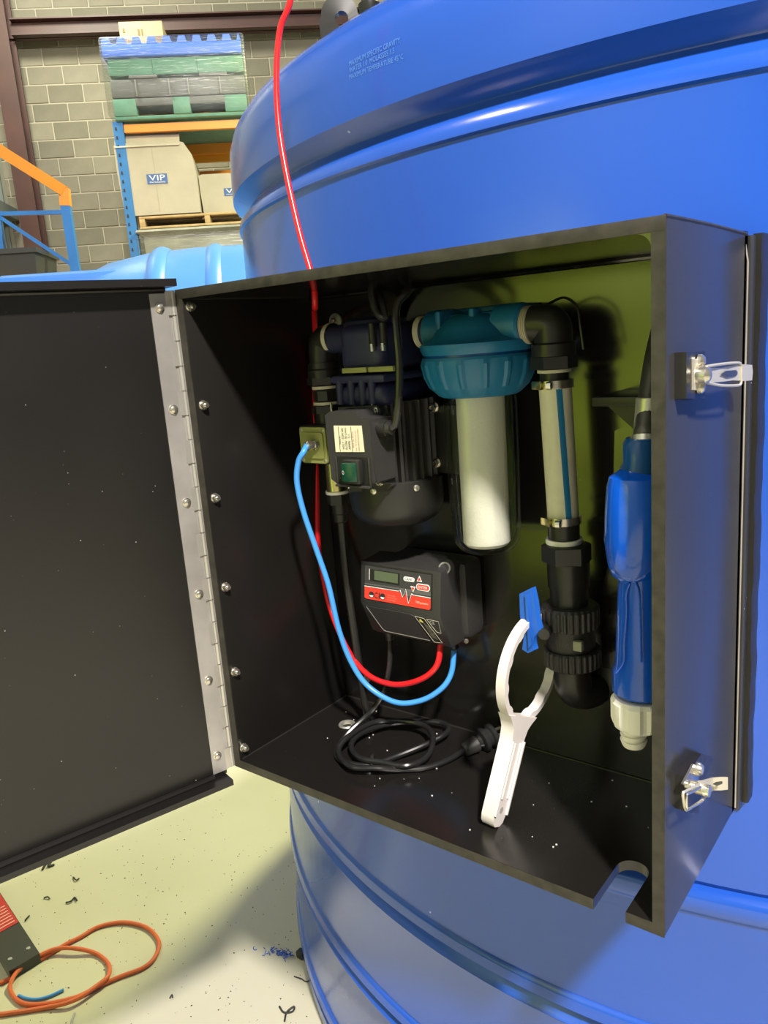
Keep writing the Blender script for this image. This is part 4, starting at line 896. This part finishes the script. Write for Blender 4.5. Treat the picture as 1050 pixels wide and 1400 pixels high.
# ================================================================ tubes and leads
red = [P(398, -60, .22), P(397, 0, .21), P(383, 40, .20), P(378, 100, .19), P(381, 170, .18), P(392, 240, .17), P(410, 320, .158)]
red += [V((HOLE[0], HOLE[1], CH + .004)), V((HOLE[0], HOLE[1], CH - .03)), P(430, 425, .19), P(431, 460, .225), P(431, 520, .224), P(431, 600, .222), P(433, 660, .215), P(435, 740, .20), P(444, 800, .19), P(456, 845, .18), P(478, 893, .165), P(505, 924, .158), P(540, 936, .155), P(575, 929, .158), P(597, 910, .165), V((g3.x, .175, zl - .004))]
t = obj('red_tube', MB().tube(red, .0042, 12, 8), REDT); tag(t, 'thin red plastic tube hanging over the tank and into the cabinet', 'tube')
blu = [tip - V((.0, 0, 0)), P(415, 618, .098), P(408, 632, .095), P(406, 660, .095), P(415, 700, .10), P(432, 750, .108), P(449, 800, .115), P(463, 860, .12), P(480, 905, .128), P(503, 938, .135), P(540, 960, .145), P(575, 958, .16), P(603, 942, .175), P(617, 920, .19), V((g2.x + .004, .20, zl - .020))]
t = obj('blue_tube', MB().tube(blu, .0040, 12, 8), BLUT); tag(t, 'thin light blue tube curving from the flow sensor to the controller', 'tube')
zf = T + .005
def fl(px, py, k=0): return PZ(px, py, zf + k * .0085)
cbl = [V((g1.x, .185, zl - .018)), P(533, 900, .18), P(530, 925, .17), P(522, 952, .16), P(505, 975, .15), fl(478, 1000, 1.5), fl(464, 1018, .3), fl(461, 1034, 0), fl(475, 1043, 0), fl(505, 1046, 0), fl(545, 1033, .2), fl(588, 1015, 1), fl(612, 1000, 1), fl(606, 989, 1), fl(575, 986, 1), fl(530, 990, 1), fl(493, 1003, 1.2), fl(480, 1020, 1), fl(492, 1036, 1), fl(520, 1042, 1), fl(555, 1047, 1), fl(583, 1035, 1), fl(592, 1010, 2), fl(580, 992, 2), fl(545, 985, 2), fl(510, 988, 2), fl(475, 1008, 2), fl(463, 1028, 1), fl(480, 1048, 1), fl(515, 1050, 1), fl(545, 1052, .2), fl(580, 1050, 0), fl(610, 1040, .2), fl(634, 1026, .6)]
ld = thing('power_lead', 'coiled black power lead with plug lying on the cabinet floor', 'cable', (.2, .14, T))
obj('lead', MB().tube(cbl, .0040, 10, 7), CAB, ld)
A, B = PZ(634, 1026, T + .010), PZ(660, 1012, T + .016); d = (B - A).normalized()
pg = obj('plug_collar', MB().lathe(A, d, [(0, .0075), (.002, .0095), (.020, .0115), (.022, .0115)], 12), BK2, ld)
C_ = A + d * .024
obj('plug_body', MB().lathe(C_, d, [(0, .008), (.004, .010), (.006, .017), (.012, .017), (.014, .0135), (.019, .0135), (.021, .017), (.026, .017), (.028, .014)], 28), mat('smoked_plug', (.02, .02, .02), .12), ld)
for s in (-.005, .005): obj('plug_pin', MB().box(C_ + d * .036 + V((0, 0, s)), (.018, .0015, .004), .0004, M.Rotation(math.atan2(d.y, d.x), 3, 'Z')), STEELB, ld)
obj('tie_or_reflection_arc', MB().lathe(fl(510, 1042, .3), fl(516, 1042) - fl(510, 1042), [(-.002, .011), (.002, .011)], 12), BK, ld)

# ================================================================ nozzle with its holder at the right
hd = thing('nozzle_holder', 'black plastic bracket with shelf and gusset behind the blue nozzle', 'bracket', (.56, CD, .2))
shl = [P(816, 541, .165), P(900, 541, .165)]
zs = P(830, 541, .165).z
obj('shelf', MB().lohi((shl[0].x, .150, zs - .010), (CW - T, CD, zs), .0015), BK, hd)
a_, b_, c_ = P(826, 555, .16), P(870, 590, .16), P(905, 555, .16)
obj('gusset', MB().prism([V((shl[0].x + .008, .170, zs - .010)), V((CW - T, .170, zs - .010)), V((CW - T, .170, zs - .060)), V((.548, .170, zs - .054)), V((.541, .170, zs - .048))], (0, .010, 0)), BK, hd)
pz = [P(838, 590, .2), P(900, 560, .2), P(900, 925, .2), P(822, 915, .2), P(817, 820, .2), P(834, 755, .2)]
obj('board', MB().prism([V((p.x, .205, p.z)) for p in pz], (0, .010, 0)), HD, hd)
ny = .062
nz = thing('fuel_nozzle', 'bright blue dispensing nozzle hanging spout up at the right of the cabinet', 'nozzle', (.55, ny, .19))
def secs(lst, y, par, name, ma, n=24, dep=1.0, label=None):
    """body by elliptical sections: (pixel left, pixel right, pixel y, depth radius)"""
    R_ = []
    for (xa, xb, py, dr_) in lst:
        A, B = P(xa, py, y), P(xb, py, y); c = (A + B) / 2; z = c.z; rx = (B.x - A.x) / 2
        R_.append([V((c.x + rx * math.cos(2 * math.pi * k / n), y + dr_ * math.sin(2 * math.pi * k / n), z)) for k in range(n)])
    return obj(name, MB().rings(R_), ma, par, label)
secs([(857, 902, 598, .014), (853, 903, 606, .018), (853, 904, 632, .019), (848, 905, 643, .020), (842, 906, 652, .021)], ny, nz, 'neck', NOZD)
secs([(848, 880, 642, .010), (834, 905, 652, .020), (831, 910, 666, .023), (829, 913, 700, .025), (828, 912, 740, .025), (832, 905, 770, .022), (837, 893, 786, .017), (848, 882, 795, .010)], ny - .010, nz, 'grip_guard', NOZ)
obj('guard_rim', MB().tube([P(x, y, ny - .040) for x, y in ((833, 745), (836, 768), (845, 785), (862, 793), (880, 788), (889, 772), (890, 752))], .0012, 6, 5), clear('clear_film', (.8, .9, 1), .6), nz)
secs([(850, 905, 775, .022), (847, 906, 800, .022), (845, 907, 850, .022), (843, 908, 905, .022), (839, 909, 918, .023), (839, 910, 945, .023), (845, 905, 949, .020)], ny, nz, 'barrel', NOZ)
rl = MB()
for pts in ([(861, 797), (856, 812), (856, 840), (853, 880), (852, 905), (842, 920)], [(869, 797), (874, 812), (876, 850), (877, 905)]): rl.tube([P(x, y, ny - .0235) for x, y in pts], .0011, 6, 5)
obj('barrel_rib', rl, NOZ, nz)
secs([(870, 906, 543, .011), (867, 900, 590, .012)], ny + .02, nz, 'spout_sleeve', STEEL)
spt = [P(884, 600, ny + .008), P(885, 585, ny + .012), P(890, 540, ny + .03), P(896, 500, ny + .045), P(902, 470, ny + .06), P(912, 430, ny + .07)]
obj('spout', MB().tube(spt, lambda t: .0125 if t < .2 else .0115, 16, 6), mat('dark_spout', (.12, .11, .10), .3, metal=.6), nz)
q0 = P(884, 596, ny + .004); q1 = P(883, 612, ny)
obj('spout_ring', MB().lathe(q1 - V((0, 0, .004)), q0 - q1, [(0, .0150), (.014, .0150), (.016, .012)], 24), STEELB, nz)
wn = P(866, 948, ny); cxn = P(868, 965, ny)
obj('collar_nut', MB().lathe((cxn.x + .004, ny, P(866, 992, ny).z), (0, 0, 1), [(0, .020), (.004, .0255), (.010, .0275), (.030, .0275), (.034, .025), (.034, .018)], 48, rf=lambda k, h, r: r * (1.0 if k % 6 < 4 else .93) if .003 < h < .033 else r * .97), WHT, nz, ang=20)
zb1 = P(866, 1019, ny).z; zb2 = P(866, 985, ny).z; bx_ = P(865, 1005, ny).x + .001
pr_ = [(0, .0105)]
for k in range(4): pr_ += [(.002 + k * .0065, .0118), (.0075 + k * .0065, .0136), (.0080 + k * .0065, .0118)]
obj('hose_tail', MB().lathe((bx_, ny, zb1), (0, 0, 1), pr_ + [(zb2 - zb1, .0118)], 24), WHT, nz)

# ================================================================ things on the floor
def f0(px, py, h=0): return PZ(px, py, FL + h)
oc = [(-60, 1362), (0, 1344), (24, 1330), (60, 1309), (88, 1292), (110, 1281), (135, 1267), (168, 1261), (200, 1268), (217, 1287), (212, 1308), (196, 1323), (165, 1335), (135, 1348), (105, 1363), (65, 1372), (32, 1372), (15, 1357), (16, 1340), (30, 1322), (55, 1306), (78, 1297), (105, 1297), (132, 1304), (148, 1318), (148, 1334), (132, 1348), (100, 1368), (60, 1378), (0, 1387), (-60, 1394)]
pts = []
for i, q in enumerate(oc):
    h = .006 + (.010 if i in (18, 19, 20, 21, 22) or i in (25, 26, 12, 13) and i > 20 else 0)
    if i in (12, 13, 14): h = .006
    if i in (26, 27): h = .015
    pts.append(f0(*q, h))
t = obj('orange_cable', MB().tube(pts, .0056, 10, 8), ORG); tag(t, 'orange extension cable looped on the pale concrete floor', 'cable')
t = obj('tube_offcut', MB().tube([f0(x, y, .005) for x, y in ((25, 1361), (36, 1365), (52, 1366), (70, 1361), (87, 1353))], .0038, 10, 6), BLUT); tag(t, 'short light blue tube offcut inside the orange cable loop', 'tube offcut')
t = obj('grey_offcut', MB().tube([f0(x, y, .004) for x, y in ((102, 1385), (99, 1393), (97, 1404))], .0026, 8, 3), mat('grey_offcut_plastic', (.35, .34, .36), .5)); tag(t, 'small grey plastic strip on the floor near the bottom left', 'offcut')
# dark box with red label standing at the left edge
tb = thing('dark_metal_box', 'dark grey metal box with a red printed label at lower left floor', 'box', f0(-20, 1330))
ht = .03
c0, c1, c2, c3 = [f0(x, y, ht) for x, y in ((54, 1303), (12, 1328), (-70, 1240), (-10, 1205))]
c2 = c1 + (c3 - c0) * 1.0
m = MB(); m.rings([[V((p.x, p.y, FL + .001)) for p in (c0, c1, c2, c3)], [c0, c1, c2, c3]]); obj('case', m, DKGRY, tb)
def TB(a, b, h=.0012): return c0 + (c1 - c0) * a + (c3 - c0) * b + V((0, 0, h))
obj('red_label', MB().prism([TB(0.02, .40), TB(.98, .40), TB(.98, .98), TB(.02, .98)], (0, 0, -.001)), RLAB, tb)
obj('white_panel', MB().prism([TB(.45, .76, .0016), TB(.9, .76, .0016), TB(.9, .95, .0016), TB(.45, .95, .0016)], (0, 0, -.0008)), WHI, tb)
m = MB()
for k in range(7): m.prism([TB(.1, .43 + k * .035, .0018), TB(.1 + .75 - .06 * (k % 3), .43 + k * .035, .0018), TB(.85 - .06 * (k % 3), .442 + k * .035, .0018), TB(.1, .442 + k * .035, .0018)], (0, 0, -.0005))
obj('label_lines', m, mat('label_pink_print', (.75, .35, .30), .5), tb)
for a, b in ((.2, .10), (.8, .10)): obj('screw', MB().lathe(TB(a, b, -.001), (0, 0, 1), [(0, .006), (.003, .0055), (.004, .003)], 12), STEEL, tb)
# swarf and debris
rnd = random.Random(11)
m = MB()
p = f0(385, 1303)
for k in range(46):
    q = rnd.gauss(0, .42); c = f0(386 + q * 26, 1303 + q * 5 + rnd.gauss(0, 3.2), .003 + rnd.random() * .008); r_ = rnd.uniform(.002, .0055)
    ax_ = V((rnd.uniform(-1, 1), rnd.uniform(-1, 1), rnd.uniform(-.3, 1))).normalized(); x_, y_, _ = frame(ax_); a0 = rnd.uniform(0, 6)
    m.tube([c + x_ * (r_ * math.cos(a0 + q2)) + y_ * (r_ * math.sin(a0 + q2)) + ax_ * (q2 * .0009) for q2 in (0, .9, 1.8, 2.7, 3.6, 4.4)][:rnd.choice((4, 5, 6))], .0011, 5, 2)
t = obj('blue_swarf', m, TANK, kind='stuff'); tag(t, 'curly blue plastic shavings on the floor beside the tank foot', 'shavings')
BKS = mat('black_shaving', (.03, .03, .025), .6)
def curl(pts, lab, r=.0022, grp=None, ma=BKS):
    m = MB(); m.tube([f0(x, y, .003 + .003 * (i % 2)) for i, (x, y) in enumerate(pts)], r, 6, 4); t = obj('plastic_shaving', m, ma); tag(t, lab, 'shaving', grp)
curl([(58, 1189), (63, 1180), (70, 1177), (66, 1184), (74, 1182)], 'black curled shaving on the floor just under the open cabinet door', .004)
curl([(100, 1199), (104, 1203), (108, 1201)], 'small black curved shaving right of the curled one under the door')
curl([(60, 1228), (65, 1226), (68, 1229)], 'short black shaving above the orange loop, left of another')
curl([(90, 1234), (97, 1232), (102, 1227), (105, 1231)], 'thin black hooked shaving above the orange cable loop')
curl([(34, 1259), (37, 1255), (40, 1252)], 'black shaving beside the dark metal box edge')
curl([(402, 1335), (412, 1338), (418, 1342), (425, 1340)], 'thin wavy black shaving against the tank foot', .0015)
curl([(382, 1376), (388, 1384), (400, 1383), (402, 1376), (392, 1384), (389, 1396)], 'black forked shaving at the bottom beside the tank', .0024)
curl([(232, 1365), (235, 1360), (236, 1364)], 'tiny dark chip below the orange loop on open floor', .002)
t = obj('black_offcut', MB().box(f0(412, 1304, .010), (.024, .020, .020), .004), BKS); tag(t, 'small black plastic lump at the tank foot beside blue shavings', 'offcut')
m = MB()
for k in range(420):
    px, py = rnd.uniform(0, 460), rnd.uniform(1090, 1400)
    if py < 1070 + (1180 - 1050) * (1 - px / 320.) - 10 and px < 320: continue
    s = rnd.uniform(.0006, .0021); c = f0(px, py, s * .4)
    if (c - TC).xy.length < 1.29: continue
    m.box(c, (s * rnd.uniform(.8, 2.2), s, s * .6), 0, M.Rotation(rnd.uniform(0, 3), 3, 'Z'))
t = obj('floor_grit', m, BKS, kind='stuff'); tag(t, 'fine dark grit and chips scattered on the concrete floor', 'grit')
m = MB()
for k in range(34):
    x, y = rnd.uniform(.03, .59), rnd.uniform(.005, .22); s = rnd.uniform(.0006, .0015)
    if .535 < x < .595 and y < .085: continue
    m.box((x, y, T + s * .4), (s, s * 1.3, s * .7), 0, M.Rotation(rnd.uniform(0, 3), 3, 'Z'))
t = obj('cabinet_crumbs', m, WHT, kind='stuff'); tag(t, 'tiny pale plastic crumbs on the black cabinet floor', 'crumbs')
